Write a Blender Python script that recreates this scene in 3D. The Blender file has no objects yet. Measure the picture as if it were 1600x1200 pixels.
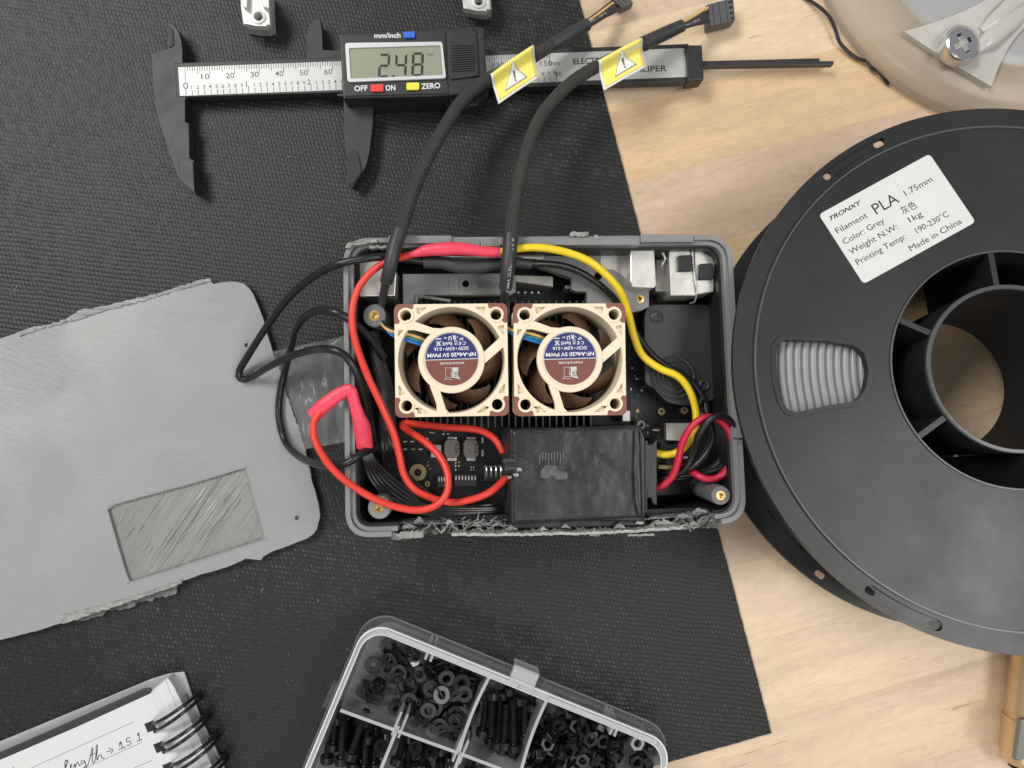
import bpy, bmesh, math, random
from mathutils import Vector, Matrix, noise
from mathutils.geometry import tessellate_polygon
random.seed(7)
S = bpy.context.scene
COL = S.collection
PI = math.pi
MM = 0.001
# ------------------------------------------------------------------ camera
FPX = 1149.0; HC = 307.6
cam_d = bpy.data.cameras.new('camera'); cam = bpy.data.objects.new('camera', cam_d); COL.objects.link(cam)
cam_d.sensor_width = 36; cam_d.lens = FPX / 1600 * 36; cam_d.clip_start = 0.01; cam_d.clip_end = 20
_n = Vector((756 - 800, -(638 - 600), -FPX)).normalized()
CR = _n.rotation_difference(Vector((0, 0, -1))).to_matrix()
cam.matrix_world = Matrix.Translation((0, 0, HC * MM)) @ CR.to_4x4()
S.camera = cam
cam_d.dof.use_dof = True; cam_d.dof.focus_distance = 0.268; cam_d.dof.aperture_fstop = 24
# ------------------------------------------------------------------ world and lamps
W = bpy.data.worlds.new('World'); S.world = W; W.use_nodes = True
W.node_tree.nodes['Background'].inputs[0].default_value = (0.93, 0.96, 1.0, 1)
W.node_tree.nodes['Background'].inputs[1].default_value = 0.29
def area(name, loc, target, sx, sy, e, col):
    l = bpy.data.lights.new(name, 'AREA'); l.shape = 'RECTANGLE'; l.size = sx; l.size_y = sy; l.energy = e; l.color = col
    o = bpy.data.objects.new(name, l); COL.objects.link(o); o.location = loc
    o.rotation_euler = (Vector(target) - Vector(loc)).to_track_quat('-Z', 'Y').to_euler()
area('ceiling_lamp', (-1.15, 0.85, 1.7), (0, 0, 0), 1.2, 0.5, 35, (1, 0.975, 0.94))
area('ceiling_lamp', (0.95, -0.12, 1.7), (0, 0, 0), 0.9, 0.6, 14, (1, 0.975, 0.94))
area('ceiling_lamp', (-0.35, -1.2, 1.7), (0, 0, 0), 1.3, 0.6, 8, (1, 0.975, 0.94))
S.view_settings.view_transform = 'Standard'; S.view_settings.look = 'None'
S.view_settings.exposure = 0.0; S.view_settings.gamma = 1
S.render.engine = 'CYCLES'
S.cycles.max_bounces = 8; S.cycles.transparent_max_bounces = 12

# ------------------------------------------------------------------ helpers
def P(x, y, z=0.0):
    """pixel of the photograph (1600x1200) at height z (mm) -> world point in mm"""
    d = CR @ Vector((x - 800, -(y - 600), -FPX))
    t = (z - HC) / d.z
    return Vector((d.x * t, d.y * t, z))
def PL(pts, z): return [P(x, y, z) for x, y in pts]
def PPM(z): return FPX / (HC - z)

class MB:
    def __init__(s): s.v = []; s.f = []; s.uv = {}
    def add(s, vs, fs, M=None):
        b = len(s.v)
        s.v += [(M @ Vector(v)) if M else Vector(v) for v in vs]
        s.f += [tuple(i + b for i in f) for f in fs]
        return s
    def prism(s, loop, z0, z1, holes=(), M=None, z_top=None):
        """loop: 2D/3D points (xy used). z_top: function(x,y)->z for the top cap"""
        loops = [[Vector((p[0], p[1], 0)) for p in l] for l in [loop] + list(holes)]
        tri = tessellate_polygon(loops)
        flat = [p for l in loops for p in l]; n = len(flat)
        zt = (lambda x, y: z1) if z_top is None else z_top
        vs = [(p.x, p.y, z0) for p in flat] + [(p.x, p.y, zt(p.x, p.y)) for p in flat]
        fs = []
        for a, b, c in tri:
            nz = (flat[b] - flat[a]).cross(flat[c] - flat[a]).z
            if abs(nz) < 1e-12: continue
            if nz < 0: b, c = c, b
            fs.append((a + n, b + n, c + n)); fs.append((c, b, a))
        o = 0
        for k, l in enumerate(loops):
            m = len(l); ar = sum(l[i].x * l[(i + 1) % m].y - l[(i + 1) % m].x * l[i].y for i in range(m))
            ccw = ar > 0
            for i in range(m):
                a, b = o + i, o + (i + 1) % m
                q = (a, b, b + n, a + n)
                if ccw != (k == 0): q = q[::-1]
                fs.append(q)
            o += m
        return s.add(vs, fs, M)
    def box(s, x0, x1, y0, y1, z0, z1, M=None):
        return s.prism([(x0, y0), (x1, y0), (x1, y1), (x0, y1)], z0, z1, (), M)
    def cyl(s, c, r, z0, z1, n=32, r1=None, M=None):
        r1 = r if r1 is None else r1
        return s.lathe([(r, z0), (r1, z1)], c, n, M, cap=True)
    def lathe(s, prof, c=(0, 0), n=48, M=None, cap=False, closed=False, seam=1.0):
        """prof: (r,z) list. outward when z rises"""
        vs = []; fs = []; m = len(prof)
        for (r, z) in prof:
            for i in range(n):
                a = 2 * PI * i / n
                vs.append((c[0] + r * math.cos(a), c[1] + r * math.sin(a), z))
        for j in range(m if closed else m - 1):
            k = (j + 1) % m
            for i in range(n):
                i2 = (i + 1) % n
                fs.append((j * n + i, j * n + i2, k * n + i2, k * n + i))
        if cap:
            fs.append(tuple(range(n))[::-1]); fs.append(tuple((m - 1) * n + i for i in range(n)))
        return s.add(vs, fs, M)
    def tube(s, pts, r, n=12, rf=None, flat=1.0, step=1.2):
        """smooth tube through 3D points (mm)"""
        pts = [Vector(p) for p in pts]; rs = list(r) if hasattr(r, '__len__') else [r] * len(pts)
        path = []; rad = []
        q = [pts[0] * 2 - pts[1]] + pts + [pts[-1] * 2 - pts[-2]]
        for i in range(len(pts) - 1):
            a, b, c, d = q[i:i + 4]; L = (c - b).length; k = max(2, int(L / step))
            for j in range(k):
                t = j / k
                path.append(0.5 * ((2 * b) + (c - a) * t + (2 * a - 5 * b + 4 * c - d) * t * t + (3 * b - a - 3 * c + d) * t ** 3))
                rad.append(rs[i] + (rs[i + 1] - rs[i]) * (t * t * (3 - 2 * t)))
        path.append(pts[-1]); rad.append(rs[-1])
        vs = []; fs = []; L = 0; b0 = len(s.v); up = None; Ls = []
        for i, p in enumerate(path):
            d = (path[min(i + 1, len(path) - 1)] - path[max(i - 1, 0)])
            d = d.normalized() if d.length > 1e-9 else Vector((1, 0, 0))
            if up is None: up = Vector((0, 0, 1)) if abs(d.z) < 0.9 else Vector((0, 1, 0))
            sd = d.cross(up)
            if sd.length < 1e-5: sd = d.cross(Vector((0.3, 1, 0.1)))
            sd.normalize(); up = sd.cross(d).normalized()
            up = (up + Vector((0, 0, 0.15)) if abs(d.z) < .8 else up).normalized(); sd = d.cross(up).normalized(); up2 = sd.cross(d)
            if i: L += (p - path[i - 1]).length
            Ls.append(L); rr = rad[i] * (rf(L) if rf else 1)
            for k in range(n):
                a = 2 * PI * k / n
                vs.append(p + (sd * math.cos(a) + up2 * math.sin(a) * flat) * rr)
        for i in range(len(path) - 1):
            for k in range(n):
                k2 = (k + 1) % n
                s.uv[len(s.f) + len(fs)] = [((k + 1) / n, Ls[i]), (k / n, Ls[i]), (k / n, Ls[i + 1]), ((k + 1) / n, Ls[i + 1])]
                fs.append((i * n + k2, i * n + k, (i + 1) * n + k, (i + 1) * n + k2))
        fs.append(tuple(range(n))); fs.append(tuple((len(path) - 1) * n + k for k in range(n))[::-1])
        s.add(vs, fs)
        return s
    def grid(s, nx, ny, fn, M=None):
        vs = [fn(i / nx, j / ny) for j in range(ny + 1) for i in range(nx + 1)]
        fs = [(j * (nx + 1) + i, j * (nx + 1) + i + 1, (j + 1) * (nx + 1) + i + 1, (j + 1) * (nx + 1) + i) for j in range(ny) for i in range(nx)]
        return s.add(vs, fs, M)

ROOTM = {}
def root_of(o):
    while o.parent: o = o.parent
    return o
def thing(name, label, cat, loc=(0, 0, 0), rot=None, group=None):
    o = bpy.data.objects.new(name, None); COL.objects.link(o); o.empty_display_size = 0.01
    M = Matrix.Translation(Vector(loc)) @ (rot.to_4x4() if rot is not None else Matrix.Identity(4))
    ROOTM[o] = M
    o.matrix_world = Matrix.Translation(Vector(loc) * MM) @ (rot.to_4x4() if rot is not None else Matrix.Identity(4))
    tag(o, label, cat, group)
    return o
def tag(o, label, cat, group=None):
    o['label'] = label; o['category'] = cat
    if group: o['group'] = group
    return o
def obj(name, mb, mat, parent=None, local=False, bevel=0, seg=2, smooth=35, label=None, solid=0):
    me = bpy.data.meshes.new(name)
    if parent is not None and not local:
        iv = ROOTM[root_of(parent)].inverted(); vs = [iv @ v for v in mb.v]
    else: vs = mb.v
    me.from_pydata([tuple(v * MM) for v in vs], [], mb.f)
    if mb.uv:
        ul = me.uv_layers.new(name='UVMap')
        for p in me.polygons:
            u = mb.uv.get(p.index)
            if u:
                for li, c in zip(p.loop_indices, u): ul.data[li].uv = c
    me.materials.append(mat)
    if smooth:
        me.polygons.foreach_set('use_smooth', [True] * len(me.polygons))
        me.set_sharp_from_angle(angle=math.radians(smooth))
    me.update()
    o = bpy.data.objects.new(name, me); COL.objects.link(o)
    if parent is not None: o.parent = parent
    if solid:
        m = o.modifiers.new('thickness', 'SOLIDIFY'); m.thickness = solid * MM; m.offset = 0
    if bevel:
        m = o.modifiers.new('bevel', 'BEVEL'); m.width = bevel * MM; m.segments = seg; m.limit_method = 'ANGLE'; m.angle_limit = math.radians(40)
    if label: o['label'] = label
    return o
def ground_thing(name, mb, mat, label, cat, group=None, **k):
    """a thing that is one mesh; its origin goes to its base"""
    xs = [v.x for v in mb.v]; ys = [v.y for v in mb.v]; zs = [v.z for v in mb.v]
    c = Vector(((min(xs) + max(xs)) / 2, (min(ys) + max(ys)) / 2, min(zs)))
    mb.v = [v - c for v in mb.v]
    o = obj(name, mb, mat, None, **k); o.location = c * MM; ROOTM[o] = Matrix.Translation(c)
    return tag(o, label, cat, group)
def rot2(a): return Matrix.Rotation(a, 3, 'Z')
def rrect(x0, x1, y0, y1, r, n=6):
    out = []
    for cx, cy, a0 in ((x1 - r, y1 - r, 0), (x0 + r, y1 - r, 90), (x0 + r, y0 + r, 180), (x1 - r, y0 + r, 270)):
        for i in range(n + 1):
            a = math.radians(a0 + 90 * i / n); out.append((cx + r * math.cos(a), cy + r * math.sin(a)))
    return out
def ring(cx, cy, r, n=24, a0=0): return [(cx + r * math.cos(a0 + 2 * PI * i / n), cy + r * math.sin(a0 + 2 * PI * i / n)) for i in range(n)]
def round_poly(pts, r, n=5):
    """round the corners of a polygon; r a number or a list"""
    out = []; m = len(pts)
    for i in range(m):
        p = Vector(pts[i][:2]); a = Vector(pts[i - 1][:2]); b = Vector(pts[(i + 1) % m][:2]); rr = r[i] if hasattr(r, '__len__') else r
        if rr <= 0: out.append((p.x, p.y)); continue
        u = (a - p).normalized(); w = (b - p).normalized(); rr = min(rr, (a - p).length * .49, (b - p).length * .49)
        for k in range(n + 1):
            t = k / n; q = (p + u * rr) * (1 - t) ** 2 + p * 2 * t * (1 - t) + (p + w * rr) * t * t
            out.append((q.x, q.y))
    return out
def ragged(pts, amp, step, seed=0):
    out = []; m = len(pts); rnd = random.Random(seed)
    for i in range(m):
        a = Vector(pts[i][:2]); b = Vector(pts[(i + 1) % m][:2]); k = max(1, int((b - a).length / step)); d = (b - a)
        nn = Vector((-d.y, d.x)).normalized() if d.length else Vector((0, 0))
        for j in range(k):
            q = a + d * (j / k) + nn * rnd.uniform(-amp, amp); out.append((q.x, q.y))
    return out
_font = bpy.data.fonts.get('Bfont')
def text(s, pos, cap, ang, mat, parent, width=None, align='LEFT', th=0.06, name='lettering', bold=0, shear=0, M=None, local=False, weight=0):
    """flat lettering. pos: mm (x,y,z); cap: capital height mm; width: exact width of the line; M: extra matrix (local frame)"""
    c = bpy.data.curves.new('t', 'FONT'); c.body = s; c.size = cap / 0.7; c.extrude = th / 2; c.resolution_u = 3; c.shear = shear; c.offset = weight + .022 * cap
    o = bpy.data.objects.new('t', c); COL.objects.link(o)
    bpy.context.view_layer.update()
    me = bpy.data.meshes.new_from_object(o.evaluated_get(bpy.context.evaluated_depsgraph_get()))
    bpy.data.objects.remove(o)
    vs = [v.co.copy() for v in me.vertices]; fs = [tuple(p.vertices) for p in me.polygons]
    if not vs: return None
    x0 = min(v.x for v in vs); x1 = max(v.x for v in vs); w = x1 - x0
    sx = (width / w) if width else 1
    w *= sx; off = {'LEFT': 0, 'CENTER': -w / 2, 'RIGHT': -w}[align]
    T = Matrix.Translation(Vector(pos)) @ Matrix.Rotation(ang, 4, 'Z')
    if M is not None: T = M @ T
    mb = MB(); mb.add([((v.x - x0) * sx + off, v.y, v.z) for v in vs], fs, T)
    bpy.data.meshes.remove(me)
    return obj(name, mb, mat, parent, local=local, smooth=0)
def ptext(s, px, py, z, cap_px, mat, parent, ang=None, to=None, width_px=None, align='LEFT', **k):
    """lettering laid from one photo point on a surface at height z"""
    a = P(px, py, z); sc = PPM(z)
    if to is not None:
        b = P(to[0], to[1], z); d = b - a; ang = math.atan2(d.y, d.x); w = d.length
        if width_px is None and align == 'LEFT': return text(s, a, cap_px / sc, ang, mat, parent, width=w, **k)
    return text(s, a, cap_px / sc, ang or 0, mat, parent, width=(width_px / sc if width_px else None), align=align, **k)

# ------------------------------------------------------------------ materials
def mat(name, col, rough=0.5, metal=0, alpha=1, trans=0, bump=0, bscale=300, bdist=0.0002, spec=0.5, var=0, vscale=60, coat=0, sub=0, emis=0):
    m = bpy.data.materials.new(name); m.use_nodes = True; nt = m.node_tree; b = nt.nodes['Principled BSDF']
    b.inputs['Base Color'].default_value = (*col, 1); b.inputs['Roughness'].default_value = rough; b.inputs['Metallic'].default_value = metal
    b.inputs['Alpha'].default_value = alpha; b.inputs['Transmission Weight'].default_value = trans
    b.inputs['Specular IOR Level'].default_value = spec; b.inputs['Coat Weight'].default_value = coat
    tc = nt.nodes.new('ShaderNodeTexCoord')
    if bump:
        n = nt.nodes.new('ShaderNodeTexNoise'); n.inputs['Scale'].default_value = bscale; n.inputs['Detail'].default_value = 4
        bp = nt.nodes.new('ShaderNodeBump'); bp.inputs['Strength'].default_value = bump; bp.inputs['Distance'].default_value = bdist
        nt.links.new(tc.outputs['Object'], n.inputs['Vector']); nt.links.new(n.outputs['Fac'], bp.inputs['Height']); nt.links.new(bp.outputs['Normal'], b.inputs['Normal'])
    if var:
        n2 = nt.nodes.new('ShaderNodeTexNoise'); n2.inputs['Scale'].default_value = vscale; n2.inputs['Detail'].default_value = 6; n2.inputs['Roughness'].default_value = .65
        mr = nt.nodes.new('ShaderNodeMapRange'); mr.inputs[1].default_value = .3; mr.inputs[2].default_value = .7; mr.inputs[3].default_value = 1 - var; mr.inputs[4].default_value = 1 + var
        vm = nt.nodes.new('ShaderNodeVectorMath'); vm.operation = 'SCALE'; vm.inputs[0].default_value = col
        nt.links.new(tc.outputs['Object'], n2.inputs['Vector']); nt.links.new(n2.outputs['Fac'], mr.inputs[0]); nt.links.new(mr.outputs[0], vm.inputs['Scale']); nt.links.new(vm.outputs[0], b.inputs['Base Color'])
        mr2 = nt.nodes.new('ShaderNodeMapRange'); mr2.inputs[1].default_value = .3; mr2.inputs[2].default_value = .7; mr2.inputs[3].default_value = max(0, rough - .08); mr2.inputs[4].default_value = min(1, rough + .08)
        nt.links.new(n2.outputs['Fac'], mr2.inputs[0]); nt.links.new(mr2.outputs[0], b.inputs['Roughness'])
    return m
class NG:
    def __init__(s, m): s.nt = m.node_tree; s.b = s.nt.nodes['Principled BSDF']
    def n(s, t, **k):
        x = s.nt.nodes.new('ShaderNode' + t)
        for a, v in k.items(): setattr(x, a, v)
        return x
    def l(s, a, b): s.nt.links.new(a, b)
    def m(s, op, a, b=None, c=None):
        x = s.n('Math', operation=op)
        for i, v in enumerate((a, b, c)):
            if v is None: continue
            if isinstance(v, (int, float)): x.inputs[i].default_value = v
            else: s.l(v, x.inputs[i])
        return x.outputs[0]
    def ramp(s, f, pts):
        r = s.n('ValToRGB'); el = r.color_ramp.elements
        while len(el) < len(pts): el.new(0.5)
        for e, (p, c) in zip(el, pts): e.position = p; e.color = (*c, 1) if len(c) == 3 else c
        s.l(f, r.inputs[0]); return r.outputs[0]

def wood_mat():
    m = mat('maple_butcher_block', (.6, .45, .3), .38); g = NG(m)
    tc = g.n('TexCoord'); sp = g.n('SeparateXYZ'); g.l(tc.outputs['Object'], sp.inputs[0])
    v = g.m('DIVIDE', g.m('ADD', sp.outputs[1], STAVE_OFF * MM), 0.0335)
    row = g.m('FLOOR', v); fr = g.m('FRACT', v)
    wr = g.n('TexWhiteNoise', noise_dimensions='1D'); g.l(row, wr.inputs['W'])
    u = g.m('ADD', g.m('DIVIDE', g.m('ADD', sp.outputs[0], .13), 1.3), g.m('MULTIPLY', wr.outputs['Value'], 7.0))
    col_ = g.m('FLOOR', u); fu = g.m('FRACT', u)
    idn = g.m('ADD', g.m('MULTIPLY', row, 7.31), g.m('MULTIPLY', col_, 3.17))
    wn = g.n('TexWhiteNoise', noise_dimensions='1D'); g.l(idn, wn.inputs['W'])
    # grain space: stretched along the stave, shifted per stave
    cx = g.n('CombineXYZ'); g.l(g.m('MULTIPLY', sp.outputs[0], 9.0), cx.inputs[0]); g.l(g.m('MULTIPLY', sp.outputs[1], 130.0), cx.inputs[1]); g.l(g.m('MULTIPLY', idn, 5.3), cx.inputs[2])
    n1 = g.n('TexNoise'); n1.inputs['Scale'].default_value = 1.0; n1.inputs['Detail'].default_value = 5; n1.inputs['Distortion'].default_value = .6; g.l(cx.outputs[0], n1.inputs['Vector'])
    cy = g.n('CombineXYZ'); g.l(g.m('MULTIPLY', sp.outputs[0], 5.0), cy.inputs[0]); g.l(g.m('MULTIPLY', sp.outputs[1], 28.0), cy.inputs[1]); g.l(g.m('MULTIPLY', idn, 2.3), cy.inputs[2])
    n2 = g.n('TexNoise'); n2.inputs['Scale'].default_value = 1.0; n2.inputs['Detail'].default_value = 3; n2.inputs['Distortion'].default_value = 1.0; g.l(cy.outputs[0], n2.inputs['Vector'])
    base = g.ramp(wn.outputs['Value'], [(0, (.68, .475, .28)), (.25, (.70, .53, .36)), (.5, (.60, .43, .31)), (.75, (.72, .55, .375)), (1, (.68, .48, .285))])
    f = g.m('ADD', g.m('MULTIPLY', g.m('SUBTRACT', n1.outputs['Fac'], .5), .34), g.m('MULTIPLY', g.m('SUBTRACT', n2.outputs['Fac'], .5), .42))
    cw = g.n('CombineXYZ'); g.l(g.m('MULTIPLY', sp.outputs[0], 110.0), cw.inputs[0]); g.l(g.m('MULTIPLY', sp.outputs[1], 900.0), cw.inputs[1]); g.l(idn, cw.inputs[2])
    n4 = g.n('TexNoise'); n4.inputs['Scale'].default_value = 1.0; n4.inputs['Detail'].default_value = 5; n4.inputs['Roughness'].default_value = .7; g.l(cw.outputs[0], n4.inputs['Vector'])
    cv = g.n('CombineXYZ'); g.l(g.m('MULTIPLY', sp.outputs[0], 260.0), cv.inputs[0]); g.l(g.m('MULTIPLY', sp.outputs[1], 300.0), cv.inputs[1]); g.l(idn, cv.inputs[2])
    n5 = g.n('TexNoise'); n5.inputs['Scale'].default_value = 1.0; n5.inputs['Detail'].default_value = 4; g.l(cv.outputs[0], n5.inputs['Vector'])
    f = g.m('ADD', f, g.m('MULTIPLY', g.m('SUBTRACT', n4.outputs['Fac'], .5), .42)); f = g.m('ADD', f, g.m('MULTIPLY', g.m('SUBTRACT', n5.outputs['Fac'], .5), .2))
    f = g.m('ADD', f, 1.02)
    vm = g.n('VectorMath', operation='SCALE'); g.l(base, vm.inputs[0]); g.l(f, vm.inputs['Scale'])
    # dark mineral flecks
    cz = g.n('CombineXYZ'); g.l(g.m('MULTIPLY', sp.outputs[0], 60.0), cz.inputs[0]); g.l(g.m('MULTIPLY', sp.outputs[1], 700.0), cz.inputs[1]); g.l(idn, cz.inputs[2])
    n3 = g.n('TexNoise'); n3.inputs['Scale'].default_value = 1.0; n3.inputs['Detail'].default_value = 2; g.l(cz.outputs[0], n3.inputs['Vector'])
    fl = g.ramp(n3.outputs['Fac'], [(.69, (0, 0, 0)), (.76, (1, 1, 1))])
    mx = g.n('Mix', data_type='RGBA'); mx.inputs['B'].default_value = (.36, .2, .11, 1); g.l(g.m('MULTIPLY', fl, .65), mx.inputs['Factor']); g.l(vm.outputs[0], mx.inputs['A'])
    # narrow lines (rays) and glue lines
    ed = g.m('MINIMUM', fr, g.m('SUBTRACT', 1.0, fr)); e2 = g.m('LESS_THAN', ed, .008); e3 = g.m('LESS_THAN', g.m('MINIMUM', fu, g.m('SUBTRACT', 1.0, fu)), .0008)
    mx2 = g.n('Mix', data_type='RGBA'); mx2.inputs['B'].default_value = (.42, .27, .16, 1); g.l(g.m('MULTIPLY', g.m('MAXIMUM', e2, e3), .16), mx2.inputs['Factor']); g.l(mx.outputs['Result'], mx2.inputs['A'])
    g.l(mx2.outputs['Result'], g.b.inputs['Base Color'])
    bp = g.n('Bump'); bp.inputs['Strength'].default_value = .25; bp.inputs['Distance'].default_value = .0002; g.l(n1.outputs['Fac'], bp.inputs['Height']); g.l(bp.outputs[0], g.b.inputs['Normal'])
    return m
def weave_mat():
    m = mat('woven_vinyl', (.03, .03, .031), .46); g = NG(m)
    tc = g.n('TexCoord'); dn = g.n('TexNoise'); dn.inputs['Scale'].default_value = 45; dn.inputs['Detail'].default_value = 4; g.l(tc.outputs['Object'], dn.inputs['Vector'])
    ad = g.n('VectorMath', operation='MULTIPLY_ADD'); g.l(dn.outputs['Color'], ad.inputs[0]); ad.inputs[1].default_value = (.0026, .0026, 0); g.l(tc.outputs['Object'], ad.inputs[2])
    mp = g.n('Mapping'); mp.inputs['Rotation'].default_value = (0, 0, .38); g.l(ad.outputs[0], mp.inputs[0])
    sp = g.n('SeparateXYZ'); g.l(mp.outputs[0], sp.inputs[0])
    v = g.m('DIVIDE', sp.outputs[1], 0.00185); row = g.m('FLOOR', v); fv = g.m('FRACT', v)
    u = g.m('ADD', g.m('DIVIDE', sp.outputs[0], 0.0016), g.m('MULTIPLY', row, .5)); u = g.m('ADD', u, g.m('MULTIPLY', fv, .55)); fu = g.m('FRACT', u)
    hv = g.m('SINE', g.m('MULTIPLY', fv, PI)); hu = g.m('SINE', g.m('MULTIPLY', fu, PI))
    h = g.m('MULTIPLY', hv, g.m('POWER', hu, .7))
    cid = g.n('TexWhiteNoise', noise_dimensions='2D'); cv = g.n('CombineXYZ'); g.l(row, cv.inputs[0]); g.l(g.m('FLOOR', u), cv.inputs[1]); g.l(cv.outputs[0], cid.inputs['Vector'])
    big = g.n('TexNoise'); big.inputs['Scale'].default_value = 14; big.inputs['Detail'].default_value = 5; g.l(tc.outputs['Object'], big.inputs['Vector'])
    thr = g.m('POWER', h, 2.0)
    amp = g.m('MULTIPLY', thr, g.m('MULTIPLY', g.m('ADD', .25, g.m('MULTIPLY', cid.outputs['Value'], .9)), g.m('ADD', g.m('MULTIPLY', big.outputs['Fac'], 2.4), -.45)))
    fin = g.n('TexNoise'); fin.inputs['Scale'].default_value = 700; fin.inputs['Detail'].default_value = 3; g.l(tc.outputs['Object'], fin.inputs['Vector'])
    colr = g.ramp(g.m('MULTIPLY', amp, g.m('MULTIPLY', fin.outputs['Fac'], 1.35)), [(0, (.011, .011, .0108)), (.35, (.024, .024, .0235)), (1, (.09, .09, .088))])  # glint on the raised weave is painted in as lighter colour
    sn = g.n('TexNoise'); sn.inputs['Scale'].default_value = 900; sn.inputs['Detail'].default_value = 1; g.l(tc.outputs['Object'], sn.inputs['Vector'])
    ds = g.ramp(sn.outputs['Fac'], [(.75, (0, 0, 0)), (.78, (1, 1, 1))])
    mx = g.n('Mix', data_type='RGBA'); mx.inputs['B'].default_value = (.22, .22, .21, 1); g.l(g.m('MULTIPLY', ds, .4), mx.inputs['Factor']); g.l(colr, mx.inputs['A'])
    g.l(mx.outputs['Result'], g.b.inputs['Base Color'])
    bp = g.n('Bump'); bp.inputs['Strength'].default_value = .42; bp.inputs['Distance'].default_value = .0003; g.l(g.m('ADD', g.m('MULTIPLY', h, g.m('ADD', .45, g.m('MULTIPLY', cid.outputs['Value'], .8))), g.m('MULTIPLY', fin.outputs['Fac'], 1.1)), bp.inputs['Height']); g.l(bp.outputs[0], g.b.inputs['Normal'])
    g.b.inputs['Specular IOR Level'].default_value = .36
    return m
def braid_mat():
    m = mat('braided_nylon', (.018, .018, .02), .45); g = NG(m)
    uv = g.n('UVMap'); uv.uv_map = 'UVMap'; sp = g.n('SeparateXYZ'); g.l(uv.outputs[0], sp.inputs[0])
    a = g.m('SINE', g.m('MULTIPLY', g.m('ADD', g.m('MULTIPLY', sp.outputs[0], 10.0), g.m('MULTIPLY', sp.outputs[1], .8)), 2 * PI))
    b = g.m('SINE', g.m('MULTIPLY', g.m('SUBTRACT', g.m('MULTIPLY', sp.outputs[0], 10.0), g.m('MULTIPLY', sp.outputs[1], .8)), 2 * PI))
    h = g.m('MULTIPLY', a, b); h2 = g.m('MAXIMUM', h, 0.0)
    c = g.ramp(h2, [(0, (.018, .018, .018)), (.6, (.07, .07, .066)), (1, (.2, .2, .19))]); g.l(c, g.b.inputs['Base Color'])
    bp = g.n('Bump'); bp.inputs['Strength'].default_value = .8; bp.inputs['Distance'].default_value = .0003; g.l(h, bp.inputs['Height']); g.l(bp.outputs[0], g.b.inputs['Normal'])
    return m
def print_mat(name, col, ang=0.7, pitch=.00045, rough=.42, amp=.5, blotch=.1, across=1200.0, along=90.0, dist=.00018, wamp=.3):
    """3D printed plastic: fine raster lines, in patches"""
    m = mat(name, col, rough); g = NG(m)
    tc = g.n('TexCoord'); mp = g.n('Mapping'); mp.inputs['Rotation'].default_value = (0, 0, ang); g.l(tc.outputs['Object'], mp.inputs[0]); sp = g.n('SeparateXYZ'); g.l(mp.outputs[0], sp.inputs[0])
    n0 = g.n('TexNoise'); n0.inputs['Scale'].default_value = 18; n0.inputs['Detail'].default_value = 4; g.l(tc.outputs['Object'], n0.inputs['Vector'])
    st = g.n('CombineXYZ'); g.l(g.m('MULTIPLY', sp.outputs[0], along), st.inputs[0]); g.l(g.m('MULTIPLY', sp.outputs[1], across), st.inputs[1])
    ns = g.n('TexNoise'); ns.inputs['Scale'].default_value = 1; ns.inputs['Detail'].default_value = 3; g.l(st.outputs[0], ns.inputs['Vector'])
    w = g.m('SINE', g.m('MULTIPLY', sp.outputs[1], 2 * PI / pitch))
    h = g.m('MULTIPLY', g.m('ADD', g.m('MULTIPLY', w, wamp), g.m('MULTIPLY', ns.outputs['Fac'], 1.6)), g.m('ADD', .15, g.ramp(n0.outputs['Fac'], [(.4, (0, 0, 0)), (.62, (1, 1, 1))])))
    bp = g.n('Bump'); bp.inputs['Strength'].default_value = amp; bp.inputs['Distance'].default_value = dist; g.l(h, bp.inputs['Height']); g.l(bp.outputs[0], g.b.inputs['Normal'])
    g.l(g.m('ADD', rough - .12, g.m('MULTIPLY', n0.outputs['Fac'], .26)), g.b.inputs['Roughness'])
    f = g.m('ADD', 1 - blotch, g.m('MULTIPLY', g.m('ADD', g.m('MULTIPLY', n0.outputs['Fac'], .7), g.m('MULTIPLY', ns.outputs['Fac'], .3)), blotch * 2))
    vm = g.n('VectorMath', operation='SCALE'); vm.inputs[0].default_value = col; g.l(f, vm.inputs['Scale']); g.l(vm.outputs[0], g.b.inputs['Base Color'])
    return m
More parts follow.
